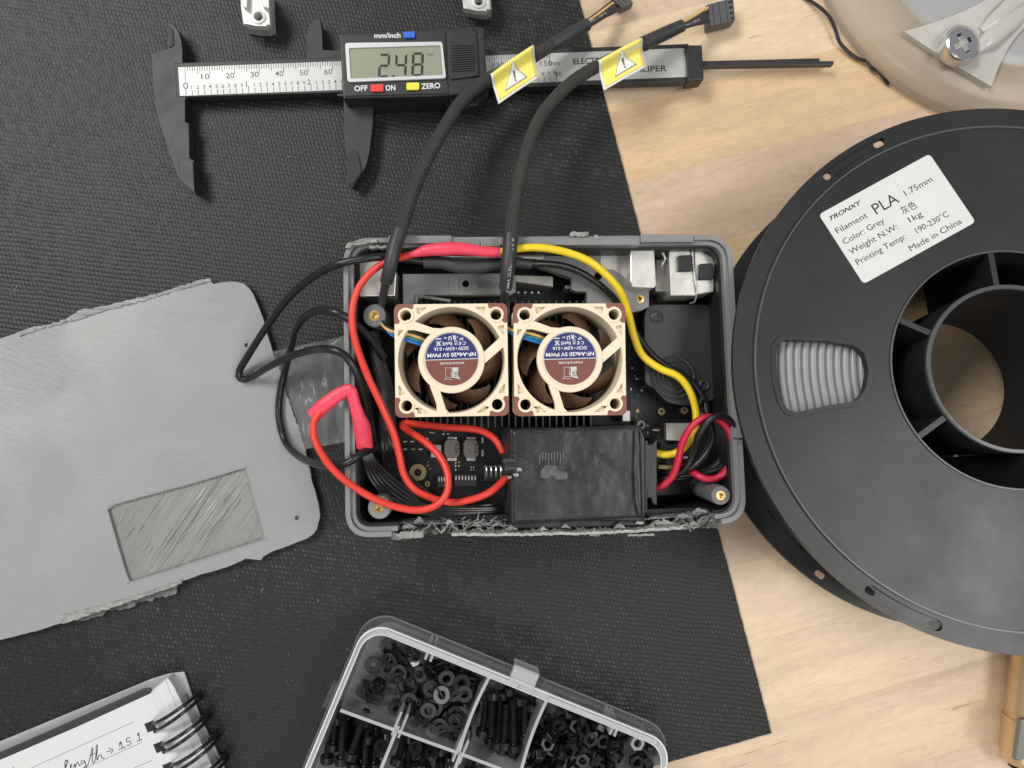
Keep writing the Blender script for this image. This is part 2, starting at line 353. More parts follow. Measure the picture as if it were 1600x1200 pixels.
def scuffed_mat(name, col, rough, scratch=(.2, .2, .2), amt=.5, scale=60):
    # worn glossy plastic: wrinkles, scratches, specks
    m = mat(name, col, rough); g = NG(m); tc = g.n('TexCoord')
    n0 = g.n('TexNoise'); n0.inputs['Scale'].default_value = scale; n0.inputs['Detail'].default_value = 8; n0.inputs['Roughness'].default_value = .7; g.l(tc.outputs['Object'], n0.inputs['Vector'])
    mp = g.n('Mapping'); mp.inputs['Scale'].default_value = (60, 1500, 200); mp.inputs['Rotation'].default_value = (0, 0, .5); g.l(tc.outputs['Object'], mp.inputs[0])
    n1 = g.n('TexNoise'); n1.inputs['Scale'].default_value = 1; n1.inputs['Detail'].default_value = 3; n1.inputs['Distortion'].default_value = 1.5; g.l(mp.outputs[0], n1.inputs['Vector'])
    sp_ = g.n('TexNoise'); sp_.inputs['Scale'].default_value = 1300; g.l(tc.outputs['Object'], sp_.inputs['Vector'])
    a = g.ramp(n0.outputs['Fac'], [(.45, (0, 0, 0)), (.75, (.35, .35, .35))]); b = g.ramp(n1.outputs['Fac'], [(.68, (0, 0, 0)), (.72, (.5, .5, .5))]); c = g.ramp(sp_.outputs['Fac'], [(.72, (0, 0, 0)), (.75, (1, 1, 1))])
    f = g.m('MULTIPLY', g.m('MAXIMUM', g.m('MAXIMUM', a, b), c), amt)
    mx = g.n('Mix', data_type='RGBA'); mx.inputs['A'].default_value = (*col, 1); mx.inputs['B'].default_value = (*scratch, 1); g.l(f, mx.inputs['Factor']); g.l(mx.outputs['Result'], g.b.inputs['Base Color'])
    bp = g.n('Bump'); bp.inputs['Strength'].default_value = .9; bp.inputs['Distance'].default_value = .0005
    nw = g.n('TexNoise'); nw.inputs['Scale'].default_value = 55; nw.inputs['Detail'].default_value = 5; nw.inputs['Distortion'].default_value = 1.2; g.l(tc.outputs['Object'], nw.inputs['Vector']); g.l(g.m('ADD', nw.outputs['Fac'], g.m('MULTIPLY', n0.outputs['Fac'], .25)), bp.inputs['Height'])
    g.l(g.m('ADD', rough - .1, g.m('MULTIPLY', n0.outputs['Fac'], .3)), g.b.inputs['Roughness']); g.l(bp.outputs[0], g.b.inputs['Normal'])
    return m
SL = math.radians(15.3)       # direction of the bench staves
_off = Matrix.Rotation(-SL, 3, 'Z') @ P(979, 287, 0)
STAVE_OFF = -_off.y + 33.5 * 40
M_ = {
 'wood': wood_mat(), 'weave': weave_mat(), 'braid': braid_mat(),
 'black': mat('black_plastic', (.026, .026, .027), .42, bump=.25, bscale=2500, bdist=.0001, var=.15),
 'black_matte': mat('black_matte_plastic', (.014, .014, .0145), .6, bump=.2, bscale=1500, bdist=.0001, var=.2),
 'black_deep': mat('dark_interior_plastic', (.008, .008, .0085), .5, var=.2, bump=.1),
 'cal': mat('carbon_composite', (.022, .022, .0225), .5, bump=.35, bscale=1800, bdist=.0001, var=.2),
 'calhead': mat('caliper_head_plastic', (.019, .019, .0195), .42, bump=.2, bscale=2500, bdist=.0001),
 'spool': mat('spool_plastic', (.018, .0185, .0195), .38, bump=.22, bscale=1600, bdist=.00012, var=.12, vscale=20),
 'plate': mat('brushed_scale_plate', (.50, .50, .485), .42, metal=.25, bump=.2, bscale=2500, bdist=.00005, var=.04),
 'ink': mat('printed_black_ink', (.03, .03, .035), .6),
 'ink2': mat('printed_grey_ink', (.12, .12, .12), .6),
 'white_ink': mat('printed_white_ink', (.78, .78, .78), .5),
 'grey_ink': mat('worn_white_print', (.35, .35, .36), .5),
 'lcd': mat('lcd_glass', (.27, .29, .21), .25, spec=.6),
 'bezel': mat('silver_bezel', (.62, .63, .64), .3, metal=.2),
 'segment': mat('lcd_segment', (.014, .016, .014), .4), 'segment_faint': mat('faint_lcd_segment', (.13, .14, .105), .4),
 'blue': mat('blue_rubber', (.02, .13, .62), .45), 'red_b': mat('red_rubber', (.72, .035, .03), .45), 'yellow_b': mat('yellow_rubber', (.85, .72, .05), .45),
 'lid': print_mat('printed_grey_panel', (.30, .306, .304), .38, amp=1.0, rough=.31, blotch=.02, dist=.00011),
 'lid2': print_mat('printed_grey_recess', (.235, .24, .232), -.98, amp=1.0, blotch=.4, rough=.26, across=230.0, along=7.0, dist=.0017, pitch=.0012, wamp=.03),
 'grey': print_mat('printed_grey_shell', (.215, .22, .222), .3, amp=.35),
 'grey_lite': print_mat('printed_light_grey_shell', (.38, .38, .37), .9, amp=.6),
 'post': mat('dark_grey_print', (.125, .128, .13), .4, bump=.3, bscale=900),
 'shred': mat('torn_plastic', (.30, .30, .285), .5, bump=.6, bscale=900, bdist=.0004, var=.35, vscale=300, alpha=.92),
 'frost': mat('clear_polypropylene', (.50, .52, .53), .3, alpha=.22, bump=.1, bscale=60, bdist=.0004),
 'frost_floor': mat('clear_polypropylene_floor', (.45, .46, .46), .3, alpha=.12),
 'frost2': mat('clear_polypropylene_rim', (.62, .64, .65), .25, alpha=.5),
 'clear': mat('clear_lid_plastic', (.40, .41, .41), .15, alpha=.07),
 'bag': mat('clear_film', (.55, .56, .55), .14, alpha=.16, bump=.8, bscale=30, bdist=.003),
 'beige': mat('beige_fan_plastic', (.80, .70, .52), .42, bump=.08, bscale=2000, bdist=.00005),
 'brown_pad': mat('brown_rubber_pad', (.235, .085, .06), .6),
 'brown': mat('brown_impeller', (.115, .058, .038), .3),
 'navy': mat('navy_label', (.028, .035, .155), .35), 'maroon': mat('maroon_label', (.20, .07, .055), .35), 'silver_print': mat('silver_print', (.62, .62, .62), .35, metal=.3),
 'steel': mat('nickel_plated_steel', (.66, .65, .61), .3, metal=.6, bump=.25, bscale=120, bdist=.0004, var=.08),
 'steel2': mat('bright_steel', (.7, .7, .7), .2, metal=1),
 'darksteel': mat('black_oxide_steel', (.016, .016, .017), .28, metal=.5, bump=.1, bscale=900, var=.35, vscale=400),
 'brass': mat('brass', (.62, .42, .17), .3, metal=.9, bump=.5, bscale=1500, bdist=.0002),
 'gold_ring': mat('gold_plated_pad', (.52, .42, .24), .4, metal=.5),
 'pcb': mat('black_solder_mask', (.010, .010, .011), .35, var=.3, vscale=150),
 'chip': mat('chip_resin', (.016, .016, .016), .5), 'ferrite': mat('grey_ferrite', (.17, .155, .14), .55, bump=.2, bscale=900), 'tin': mat('tinned_metal', (.75, .75, .73), .3, metal=.5),
 'red': mat('red_silicone', (.72, .045, .028), .38, var=.06), 'crimson': mat('crimson_silicone', (.52, .012, .045), .38), 'pink': mat('red_heat_shrink', (.80, .055, .105), .42, bump=.5, bscale=260, bdist=.0008),
 'yellow': mat('yellow_silicone', (.86, .62, .015), .36), 'bwire': mat('black_silicone', (.012, .012, .013), .34), 'plug': mat('grey_plug_plastic', (.085, .087, .09), .5),
 'shrink': mat('black_heat_shrink', (.034, .035, .038), .5, bump=.3, bscale=400, bdist=.0002, var=.2),
 'bwire2': mat('black_pvc', (.014, .014, .015), .25),
 'orange_w': mat('orange_wire', (.68, .42, .15), .4), 'teal_w': mat('teal_wire', (.02, .19, .21), .4), 'blue_w': mat('blue_wire', (.02, .16, .55), .4),
 'sticker': mat('yellow_sticker', (.93, .80, .16), .4), 'sticker_w': mat('white_sticker', (.80, .80, .76), .4),
 'paper': mat('paper', (.64, .64, .64), .7, bump=.1, bscale=400), 'paper_edge': mat('paper_edges', (.60, .60, .62), .8, var=.1, vscale=500), 'cover_clear': mat('frosted_cover', (.42, .43, .43), .4, var=.05),
 'label': mat('label_paper', (.66, .67, .65), .38, bump=.1, bscale=500, bdist=.0001, var=.03),
 'gold': mat('champagne_gold_aluminium', (.68, .5, .28), .33, metal=.6, var=.04), 'clip': mat('grey_clip', (.22, .22, .2), .4, metal=.5),
 'edge_highlight': mat('black_edge_highlight', (.075, .077, .08), .3),  # edge highlight of the spool lips put into a lighter base colour
 'filament': mat('grey_filament', (.26, .27, .27), .33), 'scuff': scuffed_mat('scuffed_black_plastic', (.018, .018, .018), .3, (.16, .16, .155), .75),
 'scuff_mark': mat('abraded_plastic', (.10, .10, .098), .7, bump=.6, bscale=1200, var=.5, vscale=700), 'lint': mat('lint', (.5, .5, .48), .9), 'pen': mat('blue_black_pen_ink', (.05, .05, .07), .5),
 'cast': mat('translucent_resin', (.55, .48, .40), .25, alpha=.5, bump=.15, bscale=40, bdist=.0008, var=.06, vscale=12), 'cast2': mat('pale_resin_rib', (.62, .60, .56), .22, alpha=.7, bump=.3, bscale=70, bdist=.001, var=.1, vscale=40),
 'cast3': mat('grey_resin_web', (.40, .405, .41), .3, alpha=.8, bump=.1, bscale=60, bdist=.0006),
 'alu': mat('cast_clear_bracket', (.58, .58, .55), .35, metal=.2, bump=.5, bscale=300, bdist=.0004, var=.12, vscale=200),
}
# ------------------------------------------------------------------ setting
mb = MB(); mb.box(-900, 900, -900, 900, -30, 0)
tb = obj('workbench_surface', mb, M_['wood'], smooth=0); tb.rotation_euler.z = SL; tb['kind'] = 'structure'
# work mat
corner = P(1205, 1145, 1.2); e0 = P(905, 0, 1.2); ang = math.atan2((e0 - corner).y, (e0 - corner).x) - PI / 2
Mw = Matrix.Translation(corner) @ Matrix.Rotation(ang, 4, 'Z')
wm = thing('work_mat', 'black woven vinyl mat lying over the left part of the maple bench', 'mat', corner * 1, rot2(ang))
ROOTM[wm] = Mw; wm.matrix_world = Matrix.Translation(corner * MM) @ Matrix.Rotation(ang, 4, 'Z')
wm.location.z = 0; ROOTM[wm] = Matrix.Translation((corner.x, corner.y, 0)) @ Matrix.Rotation(ang, 4, 'Z')
mb = MB(); rnd = random.Random(3)
edge = [(0, -0)] + [(rnd.uniform(-.12, .12), i * 2.0) for i in range(1, 250)]
mb.prism([(-620, 0), ] + [(-620 + i * 2.0, rnd.uniform(-.12, .12)) for i in range(1, 310)] + edge + [(-620, 500)], 0.15, 1.5)
obj('woven_sheet', mb, M_['weave'], wm, local=True, smooth=0)
# ================================================================== enclosure
ZR = 44.0
enc = thing('electronics_enclosure', 'open grey 3D printed box with torn lower rim, holding fans, wires and circuit board', 'enclosure', P(852, 605, 1.5))
outer = PL([(536, 372), (1143, 367), (1167, 817), (540, 841)], ZR)
def off(poly, d):
    out = []; m = len(poly)
    for i in range(m):
        p = Vector(poly[i][:2]); a = Vector(poly[i - 1][:2]); b = Vector(poly[(i + 1) % m][:2])
        u = (p - a).normalized(); w = (b - p).normalized(); n1 = Vector((-u.y, u.x)); n2 = Vector((-w.y, w.x))
        k = (n1 + n2); k = k / (1 + n1.dot(n2)); q = p - k * d * 1.0; out.append((q.x, q.y))
    return out
def area2(p): return sum(p[i][0] * p[(i + 1) % len(p)][1] - p[(i + 1) % len(p)][0] * p[i][1] for i in range(len(p)))
O4 = [(p.x, p.y) for p in outer]
if area2(O4) < 0: O4 = O4[::-1]
def inset(d): return off(O4, -d) if area2(off(O4, -d)) < area2(O4) else off(O4, d)
R9 = 9.5
# tray floor and lower wall (whole, below the torn edge)
mb = MB(); mb.prism(round_poly(inset(2.0), R9, 8), 1.55, 3.5)
obj('floor_plate', mb, M_['black_deep'], enc, smooth=0)
ys = [p[1] for p in O4]; xs = [p[0] for p in O4]; yb = min(ys); yt = max(ys); xl = min(xs); xr = max(xs)
def ring_wall(d0, d1, z0, z1, name, m, cutbottom=None, bev=0.3):
    a = round_poly(inset(d0), R9 - d0 * .5, 10); b = round_poly(inset(d1), max(2, R9 - d1), 10)
    mb = MB()
    if cutbottom is None: mb.prism(a, z0, z1, [b])
    else:
        # open at the torn lower side: keep points above the cut lines, joined as one C shape
        x0, x1, yc = cutbottom
        def arc(l):
            n = len(l); keep = [not (x0 < p[0] < x1 and p[1] < yc) for p in l]
            l2 = []
            for i in range(n):
                p = l[i]; q = l[(i + 1) % n]; l2.append(p)
                if p[1] < yc and q[1] < yc and abs(q[0] - p[0]) > 30:
                    s = 1 if q[0] > p[0] else -1
                    for xx in ((x0, x1) if s > 0 else (x1, x0)):
                        t = (xx - p[0]) / (q[0] - p[0]); l2.append((xx, p[1] + (q[1] - p[1]) * t))
            # rotate so that list starts at x1 point
            k = min(range(len(l2)), key=lambda i: abs(l2[i][0] - x1) + (1000 if l2[i][1] > yc else 0))
            return l2[k:] + l2[:k]
        A = arc(a); B = arc(b)
        mb.prism(A + B[::-1], z0, z1)
    return obj(name, mb, m, enc, bevel=bev, smooth=0)
ring_wall(0.3, 4.2, 1.6, 30, 'lower_wall', M_['black_deep'])
xa = P(612, 830, ZR).x; xb = P(1128, 830, ZR).x; yc = yb + 12
ring_wall(0, 1.7, 30, ZR, 'outer_rim', M_['grey'], (xa, xb, yc), .5)
ring_wall(1.65, 3.3, 29.8, ZR - 1.4, 'inner_rim', M_['grey'], (xa + 2, xb - 2, yc), .4)
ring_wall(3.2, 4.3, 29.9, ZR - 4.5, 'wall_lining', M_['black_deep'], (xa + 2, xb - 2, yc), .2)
# upper wall segments with notches
for (x0, x1, y0, y1, z) in ((607, 706, 368, 380, ZR + 1.2), (706, 750, 375, 385, ZR + .5), (751, 782, 376, 385, ZR + .5), (780, 1000, 371, 383, ZR + .9), (1001, 1084, 366, 378, ZR + 1.3)):
    mb = MB(); mb.prism(PL([(x0, y0), (x1, y0 + (-.3 if x1 > 900 else 0)), (x1, y1), (x0, y1)], z), 34, z)
    obj('rim_segment', mb, M_['grey'], enc, bevel=.3, smooth=0)
# crumbs of torn print at the upper edge
for (x, y, w, h, sd) in ((905, 366, 28, 7, 1), (935, 371, 13, 5, 2), (566, 379, 46, 4, 3), (545, 384, 8, 8, 4), (590, 386, 26, 4, 9)):
    mb = MB(); mb.prism(ragged(PL([(x - w / 2, y - h / 2 + (2 if sd in (3, 4) else 0)), (x + w / 2, y - h / 2 - (3 if sd in (3, 4) else 0)), (x + w / 2, y + h / 2 - (3 if sd in (3,) else 0)), (x - w / 2, y + h / 2 + (4 if sd in (3,) else 0))], ZR + 1), .35, .9, sd), ZR - 2, ZR + 1.6, z_top=lambda x, y: ZR + 1.2 + .5 * noise.noise((x * .9, y * .9, 0)))
    obj('torn_edge', mb, M_['shred'], enc, smooth=0)
# torn lower wall: thin outer skin, thin inner skin, zigzag infill
def wob(x, s): return noise.noise((x * .25, s * 7.3, 0))
def skin(pts, th, z0, z1f, name, m, seed, step=1.0, amp=.25):
    q = [Vector(p) for p in pts]; line = []
    for a, b in zip(q, q[1:]):
        k = max(1, int((b - a).length / step))
        for j in range(k): line.append(a + (b - a) * (j / k))
    line.append(q[-1]); up = []; dn = []
    rnd = random.Random(seed)
    for i, p in enumerate(line):
        d = (line[min(i + 1, len(line) - 1)] - line[max(i - 1, 0)]).normalized(); nn = Vector((-d.y, d.x, 0)); w = rnd.uniform(-amp, amp)
        up.append(p + nn * (th / 2 + w)); dn.append(p - nn * (th / 2 - w * .6))
    vs = []; n = len(line); fs = []
    for i in range(n):
        z = z1f(line[i].x) + rnd.uniform(-.4, .4)
        vs += [(up[i].x, up[i].y, z0), (dn[i].x, dn[i].y, z0), (up[i].x, up[i].y, z), (dn[i].x, dn[i].y, z + rnd.uniform(-.3, .3))]
    for i in range(n - 1):
        a, b = i * 4, i * 4 + 4
        fs += [(a + 2, b + 2, b + 3, a + 3), (a, a + 2, a + 3, a + 1)[:0] or (a, b, b + 2, a + 2), (a + 3, b + 3, b + 1, a + 1)]
    fs += [(0, 2, 3, 1), (n * 4 - 4, n * 4 - 3, n * 4 - 1, n * 4 - 2)]
    mb = MB(); mb.add(vs, fs); return obj(name, mb, m, enc, smooth=0)
skin(PL([(706, 835), (840, 834), (960, 831), (1068, 824)], 40), 1.0, 26, lambda x: 41 + .5 * wob(x, 1), 'torn_outer_skin', M_['grey_lite'], 5)
skin(PL([(612, 838), (630, 836), (662, 834)], 41), 2.4, 28, lambda x: 42 + .8 * wob(x, 2), 'torn_outer_skin', M_['shred'], 6, .6, .6)
skin(PL([(980, 835), (1020, 834)], 36), .8, 26, lambda x: 38, 'torn_outer_skin', M_['grey_lite'], 8)
skin(PL([(615, 817), (700, 819), (790, 822), (900, 819), (1010, 812), (1070, 806), (1120, 800)], 37), .5, 22, lambda x: 36 + 1.2 * wob(x, 3), 'torn_inner_skin', M_['grey'], 7, .8, .35)
def infill(u, v):
    x = 611 + 512 * u; t = (x - 616) / 496.; yi = 816 - 6 * t - 19 * max(0, t - .6); yo = 836 - 9 * t
    p = P(x, yi + (yo - yi) * v, 34); n1 = noise.noise((x * .09, v * 1.6, 4)); n2 = noise.noise((x * .35, v * 5, 9)); p.z = 29 + 3.6 * abs(math.sin(x * .17 + (v - .5) * 2.5 * (1 if int(x * .17 / PI) % 2 else -1))) * (1 + n1) + 2.6 * n2 + 1.5 * n1
    return tuple(p)
mb = MB(); mb.grid(330, 16, infill); mb.f = [f[::-1] for f in mb.f]; obj('torn_infill', mb, mat('melted_grey_plastic', (.25, .25, .24), .4, bump=.6, bscale=1200, bdist=.0003, var=.35, vscale=250), enc, smooth=70, solid=.3)
zz = []; rnd = random.Random(12)
xx = 616; k = 0
while xx < 1112:
    t = (xx - 616) / 496.; yi = 818 - 6 * t - 12 * max(0, t - .6) * 1.6; yo = 834 - 9 * t
    zz.append((xx, yi if k % 2 else yo)); xx += rnd.uniform(13, 24); k += 1
for i in range(len(zz) - 1):
    a = P(*zz[i], 35); b = P(*zz[i + 1], 35)
    skin([a, b], .55, 20, lambda x, s=i: 35 + 2.0 * wob(x * 2, s), 'infill_rib', M_['grey_lite'] if i % 3 else M_['shred'], 20 + i, .7, .3)
# torn shards and strings
rnd = random.Random(5)
for i, (x, y, w, h) in enumerate([(930, 832, 16, 18), (640, 822, 26, 12), (655, 812, 14, 14), (703, 815, 14, 10), (800, 824, 18, 12), (970, 822, 20, 10), (1040, 816, 34, 10), (1070, 806, 30, 12), (1095, 798, 26, 12), (1000, 815, 14, 12), (885, 822, 16, 9), (745, 820, 20, 9), (850, 826, 14, 8), (1120, 812, 22, 8), (1085, 818, 18, 9), (1020, 822, 15, 9)]):
    mb = MB(); z = 37 + rnd.uniform(-1, 2.5)
    mb.prism(ragged(PL([(x - w * .5, y + h * .35), (x - w * .35, y - h * .1), (x - w * .05, y - h * .4), (x + w * .22, y - h * .05), (x + w / 2, y + h * .3)], z), .28, .7, i), z - 1.2, z, z_top=lambda a, b, z=z: z + .8 * noise.noise((a * 1.3, b * 1.3, i)))
    obj('torn_shard', mb, M_['grey_lite'] if i % 3 == 0 else M_['grey'], enc, smooth=0)
for i in range(20):
    x = rnd.choice([rnd.uniform(700, 765), rnd.uniform(615, 1115), rnd.uniform(740, 760)]); y = 820 - max(0, (x - 950)) * .07 + rnd.uniform(-9, 8); a = rnd.uniform(0, 6.3); L = rnd.uniform(8, 22)
    z = 38 + rnd.uniform(-2, 3); p = [P(x + L * t * math.cos(a) + rnd.uniform(-2, 2), y + L * t * math.sin(a) * .7 + rnd.uniform(-2, 2), z + rnd.uniform(-.8, .8)) for t in (0, .35, .7, 1)]
    mb = MB(); mb.tube(p, rnd.uniform(.07, .16), 5); obj('plastic_string', mb, M_['grey_lite'], enc)
mb = MB(); mb.tube([P(1062, 823, 41), P(1070, 820, 41.5), (P(1076, 824, 41)), P(1079, 830, 40)], .28, 6); obj('plastic_string', mb, M_['shred'], enc)
# little scratches in the corners of the rim
# screw posts
def post(x, y, rpx, z, m, insert=True, rb=None, base=4):
    c = P(x, y, z); r = rpx / PPM(z)
    mb = MB(); mb.lathe([(r * .96, base), (r, z - .4), (r * .93, z), (r * .45, z), (r * .45, z - 3), (0.01, z - 3.05)], (c.x, c.y), 36)
    o = obj('screw_post', mb, m, enc)
    if insert:
        q = MB(); ri = r * .47
        prof = [(ri * .98, z - 1.0), (ri, z + .12), (ri * .62, z + .12), (ri * .55, z - 1.4), (.01, z - 1.5)]; q.lathe(prof, (c.x, c.y), 24)
        for k in range(12):
            a = k * PI / 6; q.cyl((c.x + ri * .86 * math.cos(a), c.y + ri * .86 * math.sin(a)), ri * .15, z, z + .22, 6)
        obj('brass_insert', q, M_['brass'], o)
    return o
post(585, 493, 18, 41, M_['post']); post(593, 793, 18, 41, M_['grey']); post(1126, 774, 15.5, 41, M_['post'])
# ------------------------------------------------ boards and metal parts under the fans
ZB = 12.0
pcb = thing('circuit_board', 'black circuit board with chips and metal connectors on the floor of the grey box', 'circuit board', P(870, 640, 10))
mb = MB(); mb.prism(round_poly(PL([(578, 392), (1118, 392), (1112, 770), (640, 792), (585, 760)], ZB), 2), 10.2, ZB); obj('board', mb, M_['pcb'], pcb, smooth=0)
def pbox(name, pts, z0, z1, m, parent, bev=.25, r=0, label=None):
    mb = MB(); q = PL(pts, z1); mb.prism(round_poly(q, r) if r else q, z0, z1); return obj(name, mb, m, parent, bevel=bev, smooth=0, label=label)
pbox('metal_connector', [(561, 408), (600, 402), (619, 424), (617, 462), (562, 463)], ZB, 37, M_['steel'], pcb)
pbox('metal_connector', [(985, 381), (1022, 381), (1026, 446), (1022, 450), (988, 448), (985, 440)], ZB, 38, M_['steel'], pcb, .4)
pbox('shield_plate', [(938, 392), (985, 386), (989, 456), (962, 440), (938, 412)], ZB, 29.5, M_['steel'], pcb, .2)
pbox('shield_side', [(1026, 405), (1044, 405), (1046, 455), (1024, 455)], ZB, 24, M_['steel'], pcb, .2)
pj = pbox('metal_connector', [(1045, 383), (1084, 382), (1087, 462), (1048, 462)], ZB, 36, M_['steel'], pcb, .4)
pj2 = pbox('metal_connector', [(1085, 385), (1116, 403), (1115, 456), (1087, 461)], ZB, 35, M_['steel'], pcb, .4)
pbox('rubber_foot', [(1061, 399), (1081, 398), (1083, 423), (1061, 424)], 35.5, 38, M_['black_matte'], pj, .3)
pbox('rubber_foot', [(1094, 412), (1114, 411), (1115, 436), (1093, 437)], 34.5, 37, M_['black_matte'], pj2, .3)
mb = MB(); mb.tube([P(1080, 384, 36.6), P(1082, 400, 36.7), P(1085, 430, 36.7), P(1088, 455, 36.5), P(1086, 470, 34), P(1078, 474, 30)], .32, 8); obj('spring_wire', mb, M_['steel'], pcb)
mb = MB(); mb.tube([P(1041, 384, 34), P(1035, 394, 34), P(1040, 404, 33), P(1034, 415, 32), P(1037, 430, 28)], .5, 8); obj('spring_wire', mb, M_['steel'], pcb)
pbox('card_slot_cover', [(800, 430), (864, 432), (864, 448), (806, 440)], ZB, 26, M_['steel'], pcb, .2)
pbox('card_slot_cover', [(660, 450), (800, 452), (800, 457), (660, 457)], ZB, 22, M_['black_deep'], pcb, .2)
pbox('hinge_pin', [(883, 446), (897, 446), (897, 451), (883, 451)], ZB, 24, M_['steel'], pcb, .2)
pbox('back_panel', [(625, 386), (850, 392), (850, 404), (625, 400)], ZB, 31, M_['steel'], pcb, .2)
for k in range(4): mbk = MB(); c = P(810 + k * 10.5, 457, 25); mbk.cyl((c.x, c.y), .4, 20, 25, 10); obj('pin', mbk, M_['tin'], pcb)
# inductors
for (x, y) in ((706, 701), (736, 701)):
    o = pbox('inductor', [(x - 9, y - 14), (x + 8, y - 14), (x + 12, y - 8), (x + 12, y + 9), (x + 7, y + 15), (x - 8, y + 15), (x - 12, y + 8), (x - 12, y - 8)], ZB, 18, M_['ferrite'], pcb, .4)
    pbox('solder_tab', [(x - 7, y - 18), (x + 7, y - 18), (x + 7, y - 13), (x - 7, y - 13)], ZB, 14, M_['tin'], o, .1)
    pbox('solder_tab', [(x - 7, y + 14), (x + 7, y + 14), (x + 7, y + 19), (x - 7, y + 19)], ZB, 14, M_['tin'], o, .1)
    a = P(x + 5, y - 8, 18.03); text('R56', a, 6.2 / PPM(18), -PI / 2, M_['ink'], o, width=16 / PPM(18), th=.06)
pbox('capacitor', [(673, 695), (690, 695), (690, 715), (673, 715)], ZB, 15, M_['grey_lite'], pcb, .3)
# solder pads and tiny components
smd = [(633, 690, 6, 2), (644, 690, 6, 2), (633, 702, 5, 2), (645, 702, 6, 2), (657, 702, 6, 2), (667, 686, 4, 3), (754, 688, 3, 9), (754, 708, 3, 10), (675, 676, 8, 2), (673, 777, 3, 3), (712, 723, 2, 3), (712, 728, 2, 3), (712, 734, 2, 3), (717, 722, 2, 3), (717, 728, 2, 3), (736, 730, 2, 2), (740, 730, 2, 2), (736, 734, 2, 2), (740, 734, 2, 2),
       (1025, 672, 10, 3), (1072, 715, 7, 3), (1068, 744, 14, 3), (995, 592, 4, 3), (996, 642, 5, 5), (985, 500, 3, 3), (1003, 520, 2, 2), (985, 560, 2, 2), (988, 575, 3, 2), (956, 648, 3, 3), (1003, 610, 3, 3), (985, 608, 4, 4), (693, 678, 3, 2), (700, 678, 3, 2), (1012, 676, 2, 4), (1012, 665, 2, 2), (1037, 694, 3, 2)]
for i, (x, y, w, h) in enumerate(smd): pbox('small_component', [(x - w / 2, y - h / 2), (x + w / 2, y - h / 2), (x + w / 2, y + h / 2), (x - w / 2, y + h / 2)], ZB, ZB + .7, M_['tin'] if i % 5 != 3 else M_['gold_ring'], pcb, 0)
rnd = random.Random(44)
for i in range(60):
    x, y = (rnd.uniform(985, 1006), rnd.uniform(480, 660)) if i % 3 == 0 else ((rnd.uniform(660, 785), rnd.uniform(672, 785)) if i % 3 == 1 else (rnd.uniform(990, 1090), rnd.uniform(628, 705)))
    w, h = rnd.choice([(3, 1.6), (1.6, 3), (2, 2), (5, 3)]); pbox('small_component', [(x - w / 2, y - h / 2), (x + w / 2, y - h / 2), (x + w / 2, y + h / 2), (x - w / 2, y + h / 2)], ZB, ZB + .6, rnd.choice([M_['chip'], M_['ink2'], M_['grey_ink'], M_['ferrite']]), pcb, 0)
def header(x0, x1, y0, y1, n, z, nm='pin'):
    o = pbox('pin_header', [(x0, y0), (x1, y0), (x1, y1), (x0, y1)], ZB, z, M_['chip'], pcb, .2)
    for k in range(n):
        x = x0 + (x1 - x0) * (k + .5) / n
        pbox(nm, [(x - .8, y0 + 3), (x + .8, y0 + 3), (x + .8, y0 + 9), (x - .8, y0 + 9)], z, z + .3, M_['tin'], o, 0)
header(710, 745, 741, 760, 7, 17); header(684, 700, 743, 762, 4, 16)
o = pbox('pin_header', [(756, 726), (786, 726), (786, 752), (756, 752)], ZB, 15, M_['chip'], pcb, .2)
for k in range(4):
    mb = MB(); x = 760 + k * 7.5; mb.tube([P(x - 2.5, 729, 16), P(x, 729.5, 19), P(x + .3, 735, 20), P(x + .3, 744, 18), P(x + .3, 746, 15)], .36, 8); obj('pin', mb, M_['tin'], o)
for (x, y, r) in ((653, 738, 13), (931, 655, 9), (668, 756, 4)):
    c = P(x, y, ZB); mb = MB(); R_ = r / PPM(ZB); mb.lathe([(R_, ZB), (R_, ZB + .5), (R_ * .45, ZB + .5), (R_ * .4, ZB - .5), (.01, ZB + .1)], (c.x, c.y), 32); obj('mounting_ring', mb, M_['gold_ring'], pcb)
c = P(1002, 664, 20); mb = MB(); mb.lathe([(1.7, 12), (1.7, 20), (.9, 20), (.9, 18), (.01, 18)], (c.x, c.y), 24); obj('standoff', mb, M_['grey_lite'], pcb)
for (x, y) in ((1034, 643), (1070, 641), (1100, 641)):
    c = P(x, y, 14); star = []
    for k in range(16): r = 1.75 if k % 2 else 1.3; star.append((c.x + r * math.cos(k * PI / 8), c.y + r * math.sin(k * PI / 8)))
    mb = MB(); mb.prism(star, ZB, 14, [ring(c.x, c.y, .5, 10)[::-1]]); obj('star_screw', mb, M_['gold_ring'], pcb, bevel=.15, smooth=0)
pbox('metal_shield', [(1041, 661), (1086, 661), (1084, 690), (1041, 688)], ZB, 16, M_['steel'], pcb, .3)
pbox('metal_connector', [(973, 641), (985, 641), (985, 659), (972, 659)], ZB, 22, M_['steel'], pcb, .3)
pbox('socket', [(1030, 694), (1058, 694), (1058, 705), (1030, 705)], ZB, 15, M_['chip'], pcb, .2)
pbox('socket', [(1028, 726), (1056, 728), (1056, 740), (1028, 738)], ZB, 18, M_['gold_ring'], pcb, .3)
